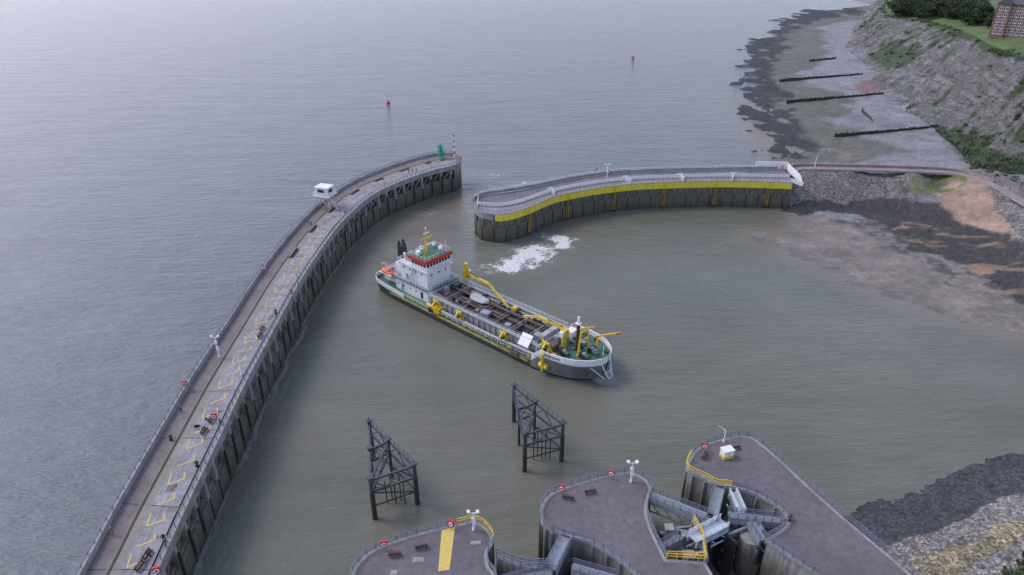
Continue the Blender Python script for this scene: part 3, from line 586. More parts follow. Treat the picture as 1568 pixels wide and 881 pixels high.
o=arcwall(b,(12.5,66),6.3,R(120),R(185),-3,8.4,7,.5)
b.build('lock_sector_gate',ms)
b=MB(); b.prism([(29.5,58),(45,58),(43,66),(38,71),(34.6,72.5),(29.6,69)],-4,.9,0,0)  # added slab covering the channel water so it reads near black
b.build('dark_channel_slab',[M['dark']])
# ------------------------------------------------------------ dolphins
for P in ([(-27,101.8),(-17,90.2),(-24,86.7)],[(.4,113.2),(9.6,101.3),(2.4,98.5)]):
    b=MB(); P=[V((x,y,0)) for x,y in P]
    nodes=[P[0],P[0].lerp(P[1],.45),P[1],P[2],P[0].lerp(P[2],.5)]
    for n in nodes:
        r=.42 if n in (P[1],P[2],P[0]) else .26
        b.cyl(n+V((0,0,-4)),n+V((0,0,6.2)),r*1.15,r,1,10); b.cyl(n+V((0,0,6.2)),n+V((0,0,9.4)),r*.8,r*.8,0,8); b.box((n.x,n.y,9.5),(1.0,1.0,.3),0,.6)
    for i,j in [(0,1),(1,2),(2,3),(3,4),(4,0),(1,4),(1,3)]:
        a,c=nodes[i],nodes[j]
        for z in (8.9,6.3): b.beam(a+V((0,0,z)),c+V((0,0,z)),.30,.38,0)
        k=max(2,int((c-a).length/2.4))
        for s in range(k):
            z0,z1=(8.9,6.3) if s%2 else (6.3,8.9); b.beam(a.lerp(c,s/k)+V((0,0,z0)),a.lerp(c,(s+1)/k)+V((0,0,z1)),.15,.15,0)
    for i,j in ((0,1),(1,2),(2,3)):
        b.beam(nodes[i]+V((0,0,3)),nodes[j]+V((0,0,6)),.16,.16,1); b.beam(nodes[i]+V((0,0,3)),nodes[j]+V((0,0,3)),.2,.2,1)
    ctr=(P[1]+P[2])/2+(P[0]-P[2])*.12
    for s in range(5):
        c=ctr+V((-1.6+s*.8,(s%2)*.8,0)); b.cyl(c+V((0,0,-4)),c+V((0,0,5.2+s%2)),.11,.11,1,6)
    b.rail([tuple(nodes[0]+V((0,0,9.2))),tuple(nodes[1]+V((0,0,9.2))),tuple(nodes[2]+V((0,0,9.2)))],1.0,0,1.5,.035,(1,))
    b.build('mooring_dolphin',[M['dol'],M['pile']])
# ------------------------------------------------------------ dredger
ship=bpy.data.objects.new('dredger_ship',None); scene.collection.objects.link(ship)
hd=math.atan2(-50.9,57.6); SW=Matrix.Translation((-35.4,178.1,0))@Matrix.Rotation(hd,4,'Z')@Matrix.Scale(.98,4)
ship.matrix_world=SW
def part(b,name,mats,smooth=False):
    o=b.build(name,[M[k] for k in mats],smooth); o.parent=ship; return o
ST=[(0,5.0,3.0,3.3),(.8,6.2,4.8,3.2),(3,7.2,6.6,3.1),(8,7.6,7.4,2.9),(15,7.7,7.6,2.5),(30,7.7,7.7,2.2),(45,7.7,7.7,2.2),(58,7.7,7.7,2.2),(61,7.7,7.65,2.6),(63.5,7.6,7.4,4.9),(67,7.45,6.7,5.1),(70,7.0,5.6,5.2),(72.5,6.2,4.3,5.3),(74.5,5.0,3.1,5.4),(76,3.7,2.0,5.5),(77.1,2.1,1.0,5.55),(77.6,.3,.15,5.6)]
b=MB(); keys=['hyel','hblk','hgry','white','hgrn','black']
def ring(s): 
    x,bd,bw,zd=s; return [(x,bd,zd),(x,bd*.995,zd-.45),(x+(-.5 if x>74 else 0),(bd+bw)/2,(zd-.5)*.5),(x-(.9 if x>74 else 0),(bd+3*bw)/4,.55),(x-(1.2 if x>74 else 0),bw,0),(x-(1.5 if x>74 else 0),bw*.92,-3)]
for a,c in zip(ST[:-1],ST[1:]):
    ra,rc=ring(a),ring(c)
    for sg in (1,-1):
        for k in range(5):
            fore=a[0]>=61; aft=a[0]<12
            mi=(3 if (fore or aft) else 0) if k==0 else ((2 if fore else 1) if k<3 else 5)
            b.add([(p[0],p[1]*sg,p[2]) for p in (ra[k],rc[k],rc[k+1],ra[k+1])],[(0,1,2,3) if sg<0 else (3,2,1,0)],mi)
    b.add([(a[0],a[1],a[3]-.05),(c[0],c[1],c[3]-.05),(c[0],-c[1],c[3]-.05),(a[0],-a[1],a[3]-.05)],[(3,2,1,0)],4)
ra=ring(ST[0]); 
for k in range(5): b.add([(ra[k][0],ra[k][1],ra[k][2]),(ra[k+1][0],ra[k+1][1],ra[k+1][2]),(ra[k+1][0],-ra[k+1][1],ra[k+1][2]),(ra[k][0],-ra[k][1],ra[k][2])],[(0,1,2,3)],3 if k==0 else 1)
part(b,'hull',keys)
b=MB()
def bul(S,h,mo,th=.15):
    for a,c in zip(S[:-1],S[1:]):
        for sg in (1,-1): b.add([(a[0],a[1]*sg,a[3]-.1),(c[0],c[1]*sg,c[3]-.1),(c[0],c[1]*sg,c[3]+h),(a[0],a[1]*sg,a[3]+h),(a[0],(a[1]-th)*sg,a[3]-.1),(c[0],(max(.05,c[1]-th))*sg,c[3]-.1),(c[0],(max(.05,c[1]-th))*sg,c[3]+h),(a[0],(a[1]-th)*sg,a[3]+h)],[(0,1,2,3),(7,6,5,4),(3,2,6,7)],mo)
bul(ST[9:],1.2,0,.25); bul(ST[:5],.9,0); bul(ST[8:10],1.2,0)
b.beam((0,-5,3.7),(0,5,3.7),.2,1.1,0)
for sg in (-1,1): 
    b.rail([(14,7.45*sg,2.5),(30,7.45*sg,2.2),(45,7.45*sg,2.2),(60.5,7.45*sg,2.3)],1.05,0,2,.035,(1,.5))
    b.beam((9,7.8*sg,1.9),(60,7.8*sg,1.5),.25,.25,1)
for i in range(10):
    x=64.5+i/9*4.4; y=-(7.62 if x<67 else 7.5-(x-67)*.14); b.box((x,y-.04,5.55),(.26,.04,.45),2)
part(b,'bulwarks_and_rails',['white','hyel','black'])
b=MB(); b.ball((76.4,0,-.3),1,0,20,12,(4.2,2.3,1.9)); part(b,'bulbous_bow',['hgry'],True)
b=MB()
for sg in (-1,1):
    b.beam((77.0,1.8*sg,5.4),(78.6,.7*sg,1.3),.22,.22,0); b.beam((75.5,3.9*sg,4.6),(77.8,1.2*sg,1.2),.2,.2,0); b.cyl((74.6,4.9*sg,3.4),(75.2,5.1*sg,3.0),.6,.5,1,8)
b.beam((77.9,-1.3,2.6),(77.9,1.3,2.6),.18,.18,0); b.beam((78.6,-.7,1.3),(78.6,.7,1.3),.18,.18,0)
part(b,'bow_struts_and_anchors',['white','black'])
b=MB(); k_=['white','glass','hgrn','rroof','steel','black','yel','cop']
b.bx(9,22.6,-5.4,5.4,2.4,5.9,0); b.bx(8.6,23,-5.7,5.7,5.9,6.02,2); b.bx(2.5,9,-4.2,4.2,3,5.2,0); b.bx(2.3,9,-4.5,4.5,5.2,5.32,2)
b.bx(10.2,21.3,-4.3,4.3,6.02,11.0,0); b.bx(9.9,22.1,-4.9,4.9,11.0,11.15,0)
b.bx(15,21.4,-4.4,4.4,11.15,13.5,0); b.bx(14.6,21.9,-4.9,4.9,13.5,14.4,3); b.bx(14.8,21.7,-4.7,4.7,14.4,14.5,2)
b.bx(15.3,21.47,-4.47,4.47,12.35,13.25,1)
for i in range(9): b.box((21.48,-4.4+i*1.1,12.8),(.1,.16,1.0),0)
for i in range(6): 
    for sg in (-1,1): b.box((15.6+i*1.15,4.48*sg,12.8),(.16,.1,1.0),0)
for i in range(3): b.box((21.32,-2.6+i*2.6,9.6),(.08,.5,.5),1)
for i in range(4):
    for sg in (-1,1): b.box((11.9+i*2.4,4.32*sg,9.7),(.45,.08,.45),1)
for i in range(5):
    for sg in (-1,1): b.cyl((10.2+i*2.5,5.38*sg,4.5),(10.2+i*2.5,5.45*sg,4.5),.25,.25,1,10)
b.box((12,-5.43,4),(.9,.06,2),4); b.box((20,-5.43,4),(.9,.06,2),5); b.box((13,-4.33,7),(.9,.06,2),4)
b.rail([(10,-4.8,11.15),(22,-4.8,11.15),(22,4.8,11.15),(10,4.8,11.15),(10,-4.8,11.15)],1.1,0,1.2,.04)
b.rail([(8.7,-5.6,6),(22.9,-5.6,6),(22.9,5.6,6),(8.7,5.6,6)],1.1,0,1.3,.04)
b.rail([(14.9,-4.6,14.4),(21.6,-4.6,14.4),(21.6,4.6,14.4),(14.9,4.6,14.4),(14.9,-4.6,14.4)],1.0,0,1.6,.03,(1,))
b.rail([(2.4,-4.4,5.3),(9,-4.4,5.3)],1,0,1.2,.04); b.rail([(2.4,4.4,5.3),(9,4.4,5.3)],1,0,1.2,.04); b.rail([(2.4,-4.4,5.3),(2.4,4.4,5.3)],1,0,1.2,.04)
b.ball((19.8,2.6,15.5),.75,0); b.ball((16.4,3.2,15.3),.55,0); b.box((16.5,-2.8,15.0),(1.4,1.0,.8),0); b.box((12.6,2.2,12.0),(2,1.6,1.7),0); b.box((12.4,-2.4,11.9),(1.4,1.3,1.3),4)
for y0 in (-3,3): b.cyl((11,y0,11.1),(11,y0,12.9),.3,.3,0,8); b.ball((11,y0,13.0),.45,0)
for z in np.linspace(6.3,10.9,9): b.box((14+(z-6)*.5,-4.75,z),(.5,.7,.06),4)
for x,y,h,m in ((5,2.5,1.6,0),(3.6,1,1.1,4),(7.6,3,2.2,0),(3.4,-1.2,.9,7)): b.box((x,y,5.3+h/2),(1.3,1.1,h),m)
b.cyl((1.6,-3,3.2),(1.6,-1,3.9),.5,.5,5,8); b.box((1.2,3,3.8),(1.2,1.6,1.1),6)
for y in (-5.6,-4.6,4.6,5.6): b.cyl((1.4,y,3.1),(1.4,y,3.9),.18,.22,5,8)
part(b,'accommodation_block',k_)
b=MB(); b.cyl((8.0,-1.4,6),(8.0,-1.4,14.4),1.45,1.3,0,16); b.bx(6.4,9.6,-3.0,.2,5.3,9.0,2); b.cyl((8.3,-.9,14.4),(8,-.9,15.9),.4,.4,0); b.cyl((7.5,-1.9,14.4),(7.3,-1.9,15.5),.35,.35,0)
b.cyl((9.4,1.8,6),(9.4,1.8,12.4),.55,.5,0,10); part(b,'funnel',['black','rroof','white'])
b=MB()
b.cyl((17.5,-.4,14.4),(17.5,-.4,21.6),.28,.16,0,8); b.beam((17.5,-2.4,18.8),(17.5,1.6,18.8),.16,.16,0); b.beam((16.6,-.4,17.2),(19.2,-.4,17.2),.2,.2,0); b.box((18.9,-.4,17.55),(.25,2.6,.3),1); b.box((17.5,-.4,20.2),(.25,1.8,.25),1)
b.beam((16.3,-.4,14.4),(17.5,-.4,18.6),.15,.15,0); b.ball((17.5,-.4,21.7),.25,1)
b.cyl((19.8,-3.3,14.4),(19.8,-3.3,17.9),.15,.1,0,6); b.beam((19.8,-4.2,17),(19.8,-2.4,17),.12,.12,0); b.cyl((20.5,3.8,14.4),(20.5,3.8,18),.1,.06,1,6)
b.cyl((15.6,1.5,14.4),(15.6,1.5,19.4),.2,.12,0,8); b.box((15.6,1.5,17.6),(.9,.9,.12),0)
part(b,'wheelhouse_masts',['yel','white'])
b=MB(); b.ball((5.4,-5.2,6.2),1,0,14,10,(2.9,1.15,1.0)); b.ball((6.0,-5.2,7.0),1,0,10,8,(1.1,.85,.7)); b.beam((2.9,-5.2,6.1),(7.9,-5.2,6.1),2.35,.15,1)
for x in (3.4,7.3): b.beam((x,-4,4),(x,-4,8.2),.2,.2,1); b.beam((x,-4,8.2),(x,-5.6,8.6),.2,.2,1); b.beam((x,-5.3,8.5),(x,-5.3,7),.05,.05,1)
part(b,'lifeboat',['orng','white'],False)
b=MB(); hk=['coam','rust','silt','steel','yel','white','hgrn','black','lblue']
for sg in (-1,1):
    b.bx(23.6,61.5,(5.3 if sg>0 else -5.65),(5.65 if sg>0 else -5.3),2.1,5.4,0)
    b.bx(23.4,61.7,(5.1 if sg>0 else -6.0),(6.0 if sg>0 else -5.1),5.4,5.52,0)
    for i in range(20): b.bx(24.2+i*1.95,24.38+i*1.95,(5.65 if sg>0 else -5.95),(5.95 if sg>0 else -5.65),2.1,5.4,3)
    b.rail([(23.6,5.95*sg,5.52),(61.5,5.95*sg,5.52)],1.05,5,1.6,.035); b.rail([(23.6,5.2*sg,5.52),(61.5,5.2*sg,5.52)],1.05,3,1.6,.03,(1,))
    b.cyl((25,4.6*sg,4.7),(60,4.6*sg,4.7),.3,.3,3,8)
b.bx(23.2,23.6,-5.6,5.6,2.1,5.8,0); b.bx(61.5,61.9,-5.6,5.6,2.1,5.8,0)
n=60
X,Y=np.meshgrid(np.linspace(23.6,61.5,n*2),np.linspace(-5.3,5.3,n//2)); Z=2.3+fbm(X/4,Y/3,50)*1.6
o=gridmesh('hopper_load',X,Y,Z,M['silt']); o.parent=ship
for x in (29,34.6,40.4,46.2,52,57.4):
    b.bx(x-.28,x+.28,-5.3,5.3,4.2,5.3,1); b.rail([(x,-5.2,5.3),(x,5.2,5.3)],.9,5 if x>50 else 3,1.7,.03,(1,))
for x in (31.5,37.2,43,49,54.6): b.cyl((x,-5.2,4.4),(x,5.2,4.4),.2,.2,1,8)
b.bx(29,61,-.5,.5,4.8,5.1,1); b.cyl((24,1.7,5.6),(60,1.7,5.6),.38,.38,1,10); b.cyl((24,-1.9,5.4),(47,-1.9,5.4),.32,.32,1,10)
b.bx(24.2,28.4,-4.6,4.6,4.5,4.9,1); b.rail([(24.2,-4.6,4.9),(28.4,-4.6,4.9),(28.4,4.6,4.9),(24.2,4.6,4.9),(24.2,-4.6,4.9)],1,3,1.2,.035)
for x,y,w,d,h,m in ((25.5,2.5,1.8,2,1.4,7),(27,-2.5,1.4,1.6,1.1,1),(25.3,-1,1.2,1,1.7,3),(46,3.5,1.2,1.2,1.3,4),(50,-3.6,1.6,1.2,1.0,3),(58.6,2.4,2.2,2.4,1.5,1),(59,-2.6,2,1.8,1.3,3)): b.box((x,y,5.0+h/2),(w,d,h),m,.1)
vs=[];L=[(33,.9),(34,1.5),(36,1.6),(38,1.4),(39.2,.4)]
for x,w in L: vs+=[(x,1.0-w,6.0),(x,1.0-w*.45,6.8),(x,1.0+w*.45,6.8),(x,1.0+w,6.0),(x,1.0,5.6)]
fs=[(i*5+j,(i+1)*5+j,(i+1)*5+(j+1)%5,i*5+(j+1)%5) for i in range(4) for j in range(5)]+[(0,1,2,3,4),(24,23,22,21,20)]
b.add(vs,fs,0); b.bx(32.6,39.6,-.9,2.9,5.2,5.4,1); b.box((42,-3.2,5.9),(2.4,2.0,.8),3,.2)
b.add([(56.4,-5.2,7.1),(59.6,-5.2,7.1),(59.6,-7.3,4.8),(56.4,-7.3,4.8)],[(0,1,2,3)],5); b.bx(56.4,59.6,-6.9,-5.0,2.2,4.8,0); b.box((60.8,0,6.4),(1.4,7,1.4),0)
for i in range(30):
    x=random.uniform(24,61); y=random.choice((-1,1))*random.uniform(6.2,7.1); h=random.uniform(.4,1.2); b.box((x,y,2.2+h/2),(random.uniform(.4,1.5),random.uniform(.3,.8),h),random.choice((3,4,7,6,6,3,1)),random.uniform(-.2,.2))
for i in range(60):
    x=random.uniform(24,61); y=random.uniform(-4.8,4.8); b.box((x,y,5.15+random.uniform(-.5,.5)),(random.uniform(.3,1.3),random.uniform(.3,.9),random.uniform(.2,.8)),random.choice((1,1,1,3,7,7,0)),random.uniform(0,3))
part(b,'hopper',hk)
b=MB()
b.cyl((29,-7.0,3.3),(50,-7.1,3.3),.40,.40,1,12); b.cyl((50,-7.1,3.3),(64.5,-7.3,4.0),.40,.40,1,12); b.box((28,-7.1,3.3),(2.6,2,1.5),0,.1); b.box((26.4,-7.2,3.0),(1.4,2.6,1),2,.15)
for x in (27.5,36.2,51.6,65):
    z=2.2 if x<60 else 4.9
    for dx_ in (-1.1,1.1): b.beam((x+dx_,-5.9,z),(x+dx_*.6,-7.2,z+3.6),.34,.45,0); b.beam((x+dx_,-6.9,z),(x+dx_*.6,-7.3,z+2.2),.28,.36,0)
    b.beam((x-1,-7.25,z+3.6),(x+1,-7.25,z+3.6),.45,.5,0); b.beam((x,-7.3,z+3.6),(x,-8.3,z+2.7),.4,.45,0); b.cyl((x-.8,-6.3,z+1.2),(x+.8,-6.3,z+1.2),.55,.55,2,10); b.box((x+1.9,-6.7,z+.6),(1.1,1,1.2),0,.1); b.beam((x,-8.2,z+2.8),(x,-7.4,z+1.0),.08,.08,2)
b.cyl((63.8,-7.9,2.5),(66.2,-7.9,2.5),.65,.65,0,10); b.beam((65,-8.3,6),(65,-8.3,1.2),.45,.6,0); b.box((56,-7.95,1.8),(2.4,.5,1.3),3)
for x in (32,41,46,60): b.box((x,-7,2.9),(.7,1.1,.9),0,.1)
b.beam((38,-6.9,3.3),(43,-6.9,2.8),.6,.6,0); b.cyl((23.6,-6.7,3.2),(26,-6.9,3.2),.5,.5,0)
part(b,'suction_pipe_and_gantries',['yel','steel','black','rust'])
def crane(x,y,z,zt,rot,segs,name):
    b=MB(); b.cyl((x,y,z),(x,y,zt),.75,.6,0,12); b.cyl((x,y,zt-1.6),(x,y,zt-1.2),1.0,1.0,0,12); b.box((x,y,zt-.2),(1.6,1.4,1.6),0,rot); b.box((x+math.cos(rot+1.57)*1.1,y+math.sin(rot+1.57)*1.1,zt-.4),(1.0,.8,1.4),1,rot)
    d=V((math.cos(rot),math.sin(rot),0)); pp=[V((x,y,zt))+d*a+V((0,0,h)) for a,h in segs]
    for i,(p,q) in enumerate(zip(pp[:-1],pp[1:])): b.beam(p,q,.62-.1*i,.8-.16*i,0)
    b.cyl(V((x,y,zt-1.8))+d*.6,pp[1]-V((0,0,.3)),.16,.16,2,8)
    b.beam(pp[-1],pp[-1]-V((0,0,1.6)),.07,.07,2); b.box(tuple(pp[-1]-V((0,0,1.7))),(.4,.4,.6),2)
    if len(pp)>2: b.cyl(pp[0].lerp(pp[1],.5)+V((0,0,.6)),pp[1].lerp(pp[2],.5)+V((0,0,.4)),.13,.13,2,8)
    part(b,name,['yel','white','black'])
crane(25.3,6.6,2.2,8.4,math.atan2(-3.2,18.7),[(-.5,.2),(1.2,-.2),(10.5,.6),(19,-3.0)],'deck_crane')
b=MB(); b.box((25.3,6.6,9.8),(.9,.9,2.8),0,.3); b.beam((25.3,6.6,11.1),(27.2,6.2,8.4),.32,.36,0); part(b,'crane_mast_head',['yel'])
crane(65.6,-.9,5.0,9.0,math.pi+.03,[(-.6,0),(2,.9),(8,.9),(12.5,-.6)],'deck_crane_forward')
b=MB(); fk=['yel','brown','white','steel','black','hgrn','rust','orng']
b.cyl((69.3,-.6,5.1),(69.3,-.6,12.4),.5,.42,1,10); b.cyl((69.3,-.6,12.4),(69.3,-.6,14.2),.4,.3,2,10); b.box((69.3,-.6,12.5),(1.3,1.3,.15),2)
for sg in (-1,1): b.beam((70.6,2.1*sg,5.1),(70.6,1.4*sg,10.6),.3,.3,0)
b.beam((70.6,-1.5,10.6),(70.6,1.5,10.6),.3,.3,0); b.beam((70.6,-1.7,8.2),(70.6,1.7,8.2),.22,.22,0); b.beam((71,0,10),(71,0,12.8),.18,.18,0)
b.cyl((72.6,2.6,5.2),(72.6,2.6,8.8),.35,.3,0,10); b.beam((72.2,2.2,8.8),(76.4,4.6,10.2),.32,.4,0); b.beam((76.4,4.6,10.2),(77.4,5.2,10.5),.36,.45,7)
b.cyl((67.2,3.8,5.1),(67.2,3.8,8.4),.3,.25,0,8); b.beam((67.2,3.8,8.2),(70,5,9.2),.25,.3,0)
for x,y in ((72.3,-2.2),(72.3,1.0),(68,-4.2),(68.2,2.2)):
    b.cyl((x,y-.8,5.9),(x,y+.8,5.9),.5,.5,3,10); b.cyl((x,y-.9,5.9),(x,y-.75,5.9),.75,.75,4,10); b.cyl((x,y+.75,5.9),(x,y+.9,5.9),.75,.75,4,10); b.box((x+.9,y,5.6),(.9,1.2,.9),5 if y<0 else 3)
for x,y in ((74.8,-2.6),(74.8,2.6),(70,-5.6),(70,5.6),(66,-6.3),(66,6.3)): b.cyl((x,y,5.1),(x,y,5.9),.2,.26,4,8); b.cyl((x+.8,y,5.1),(x+.8,y,5.9),.2,.26,4,8)
b.box((64.4,3.6,6.0),(2.0,2.4,1.8),2); b.box((64.6,-4,5.9),(2,2.2,1.5),6); b.box((63.4,0,6.0),(1.4,3,1.7),3); b.box((74,.1,5.8),(1.6,1,1.1),5); b.box((67,-2.9,5.8),(1.2,.9,1.1),6); b.beam((63.5,-6.6,5.1),(63.5,-6.6,8.4),.25,.25,0)
b.rail([(62.3,-7.2,5.1),(62.3,7.2,5.1)],1.1,2,1.3,.04); b.cyl((76.2,0,6.4),(76.2,0,9.0),.09,.06,2,6)
for i in range(14): b.box((random.uniform(65,74),random.uniform(-4.5,4.5),5.4),(random.uniform(.3,.9),random.uniform(.3,.9),random.uniform(.4,1)),random.choice((3,4,0,5,6)),random.uniform(0,3))
part(b,'foredeck_gear',fk)
# ------------------------------------------------------------ street furniture
def lamp(x,y,z,h,arm=1.2,rot=0,m='white',cam=False):
    b=MB(); b.cyl((0,0,0),(0,0,h),.14,.08,0,8); b.cyl((0,0,0),(0,0,.5),.24,.2,0,8)
    if cam: 
        for a in (-.7,.7): b.beam((0,0,h-.2),(a,0,h+.1),.1,.1,0); b.box((a,.1,h+.1),(.4,.6,.28),0,.3)
        b.box((0,0,h-1.4),(.5,.45,.7),0); b.box((.1,0,h*.45),(.5,.4,.9),0)
    else: b.beam((0,0,h),(arm,0,h+.25),.09,.09,0); b.box((arm+.3,0,h+.25),(.8,.3,.14),1)
    b.build('cctv_mast' if cam else 'street_lamp',[M[m],M['steel']],mw=Matrix.Translation((x,y,z))@Matrix.Rotation(rot,4,'Z'))
lamp(-62.4,121.4,10.5,5.2,cam=True); lamp(-55.3,115,10.7,5.6,1.4,.4); lamp(19.8,85.2,10,4.2,cam=True); lamp(-5.9,75,10,3.6,cam=True); lamp(38,95.2,10,2.6,.8,2.5)
lamp(116.9,254.5,9.2,4.5,1,.5); lamp(34.8,240,10,5,cam=True); lamp(-54.9,155.2,10.7,3,.8,0,'steel')
def lifering(x,y,z,rot):
    b=MB(); b.beam((0,0,0),(0,0,1.5),.1,.1,1); b.box((0,0,1.25),(.95,.2,1.0),0); b.torus((0,-.16,1.25),.3,.08,2); b.box((0,.0,1.82),(1.05,.3,.1),0)
    b.build('life_ring_stand',[M['red'],M['steel'],M['white']],mw=Matrix.Translation((x,y,z))@Matrix.Rotation(rot,4,'Z'))
for x,y,z in ((-64.6,110,10.8),(-65.3,161.6,10.8),(31.5,246,10),(35.9,243.3,10),(102,248.6,10),(16.6,85.9,10),(8.1,82.6,10),(-18.9,71.2,10),(-9.3,75.1,10),(33.9,92.6,10),(-49.9,66,10.7),(-55,100,10.7)): lifering(x,y,z,random.uniform(-.4,.4))
def bench(x,y,z,rot):
    b=MB()
    for i in range(4): b.box((0,-.22+i*.14,.45),(1.9,.11,.05),0)
    for i in range(3): b.beam((-.95,.3+i*.03,.62+i*.15),(.95,.3+i*.03,.62+i*.15),.04,.11,0)
    for a in (-.75,.75): b.beam((a,-.22,0),(a,-.22,.43),.08,.08,1); b.beam((a,.22,0),(a,.38,1.0),.08,.08,1); b.beam((a,-.25,.4),(a,.25,.4),.07,.07,1); b.beam((a,-.25,.65),(a,.32,.65),.07,.05,1)
    b.build('park_bench',[M['wood'],M['black']],mw=Matrix.Translation((x,y,z))@Matrix.Rotation(rot,4,'Z'))
for x,y,z,r in ((-56.6,132.5,10.5,1.5),(-56.2,129.6,10.5,1.5),(-55.6,100.3,10.5,1.5),(-55.7,97,10.5,1.5),(-53.0,69.5,10.5,1.45),(-53.1,67.5,10.5,1.45),(9.1,81.3,10,2.9),(12.7,82.7,10,3.4),(-17.2,70.1,10,3.3),(-13.5,71.5,10,3.4),(33.5,91.2,10,4.1),(39.4,93.3,10,3.3)): bench(x,y,z,r)
def bin_(x,y,z):
    b=MB(); b.cyl((0,0,0),(0,0,.95),.27,.3,0,12); b.cyl((0,0,.95),(0,0,1.05),.34,.34,0,12); b.cyl((0,0,1.05),(0,0,1.25),.34,.12,0,12); b.box((0,-.3,.8),(.3,.06,.15),1); b.build('litter_bin',[M['black'],M['yel']],mw=Matrix.Translation((x,y,z)))
for p in ((-53.6,88.3,10.5),(43.2,76.9,10),(-55.2,150,10.5),(-56,140,10.5),(-61,95,10.5)): bin_(*p)
b=MB(); b.bx(-1,1,-.7,.7,.0,.6,1); b.bx(-.95,.95,-.65,.65,.6,1.7,0); b.bx(-1.05,1.05,-.75,.75,1.7,1.82,0); b.beam((0,-.67,.65),(0,-.67,1.65),.04,.02,2); b.build('equipment_cabinet',[M['white'],M['yel'],M['black']],mw=Matrix.Translation((37.4,91.3,10))@Matrix.Rotation(.3,4,'Z'))
b=MB()
for x in (-2,2):
    for y in (-1.6,1.6): b.beam((x*1.15,y*1.1,0),(x,y,4.2),.25,.25,1)
    b.beam((x*1.15,-1.76,0.2),(x,1.6,4),.12,.12,1)
for y in (-1.6,1.6): b.beam((-2.3,y,.2),(2,y,4),.12,.12,1); b.beam((2.3,y,.2),(-2,y,4),.12,.12,1); b.beam((-2.1,y,2.1),(2.1,y,2.1),.12,.12,1)
b.bx(-3,3,-2.5,2.5,4.2,4.4,0); b.bx(-2.2,2.2,-1.7,1.7,4.4,7.0,0); b.bx(-2.5,2.5,-2.0,2.0,7.0,7.2,0); b.bx(-1.5,1.5,-1.76,-1.72,5.4,6.4,2); b.bx(2.22,2.26,-1.1,1.1,5.4,6.4,2); b.bx(.9,1.7,-1.78,-1.74,4.5,6.5,1)
b.rail([(-2.9,-2.4,4.4),(2.9,-2.4,4.4),(2.9,2.4,4.4),(-2.9,2.4,4.4),(-2.9,-2.4,4.4)],1.1,0,.9,.045); b.cyl((1.8,1.2,7.2),(1.8,1.2,8.6),.06,.05,0,6)
for i in range(12): b.box((3.0+i*.22,-1.9,4.2-i*.34),(.3,.9,.06),1)
b.beam((3,-1.5,4.3),(5.5,-1.5,.2),.08,.2,1); b.beam((3,-2.35,5.3),(5.5,-2.35,1.2),.06,.06,1)
b.build('signal_hut',[M['white'],pmat('pink_white_steel',(.68,.56,.60),(.55,.46,.48)),M['glass']],mw=Matrix.Translation((-60.6,209.5,10.5))@Matrix.Rotation(-.35,4,'Z'))
b=MB(); b.cyl((0,0,0),(0,0,.5),1.5,1.4,1,12)
for i in range(6):
    t=i*math.pi/3; b.beam((1.25*math.cos(t),1.25*math.sin(t),.4),(.75*math.cos(t),.75*math.sin(t),4.4),.16,.16,0)
    t2=t+math.pi/3; b.beam((1.15*math.cos(t),1.15*math.sin(t),1),(.85*math.cos(t2),.85*math.sin(t2),3.6),.1,.1,0)
b.cyl((0,0,.5),(0,0,4.2),.6,.5,0,10); b.cyl((0,0,4.3),(0,0,4.5),1.3,1.3,0,12); b.rail([(1.25*math.cos(i*.785),1.25*math.sin(i*.785),4.5) for i in range(9)],.9,0,.9,.05); b.cyl((0,0,4.5),(0,0,5.4),.35,.35,2,10); b.cyl((0,0,5.4),(0,0,6),.5,.1,0,10)
b.build('harbour_beacon',[M['teal'],M['cop'],M['glass']],mw=Matrix.Translation((-28.0,261.5,10.5)))
b=MB(); b.cyl((0,0,0),(0,0,11),.18,.11,0,8)
for i in range(4): b.cyl((0,0,1.6+i*2.3),(0,0,2.5+i*2.3),.21,.21,1,8)
b.beam((-.7,0,9.4),(.7,0,9.4),.08,.08,0); b.box((0,0,.7),(.6,.5,1.4),0); b.box((.3,0,6),(.5,.4,.6),0); b.build('signal_mast',[M['white'],M['dol']],mw=Matrix.Translation((-22.8,262.8,10.5)))
for x,y in ((-72,401),(94,552)):
    b=MB(); b.cyl((0,0,-.3),(0,0,.9),1.3,1.3,0,14); b.cyl((0,0,.9),(0,0,1.1),1.35,1.2,0,14)
    for i in range(4): t=i*1.571; b.beam((.9*math.cos(t),.9*math.sin(t),1),(.4*math.cos(t),.4*math.sin(t),2.2),.12,.12,0)
    b.cyl((0,0,1.6),(0,0,2.3),.5,.5,0,10); b.cyl((0,0,2.3),(0,0,2.8),.2,.2,0,8); b.build('navigation_buoy',[M['red']],mw=Matrix.Translation((x,y,0))@Matrix.Scale(.85,4))
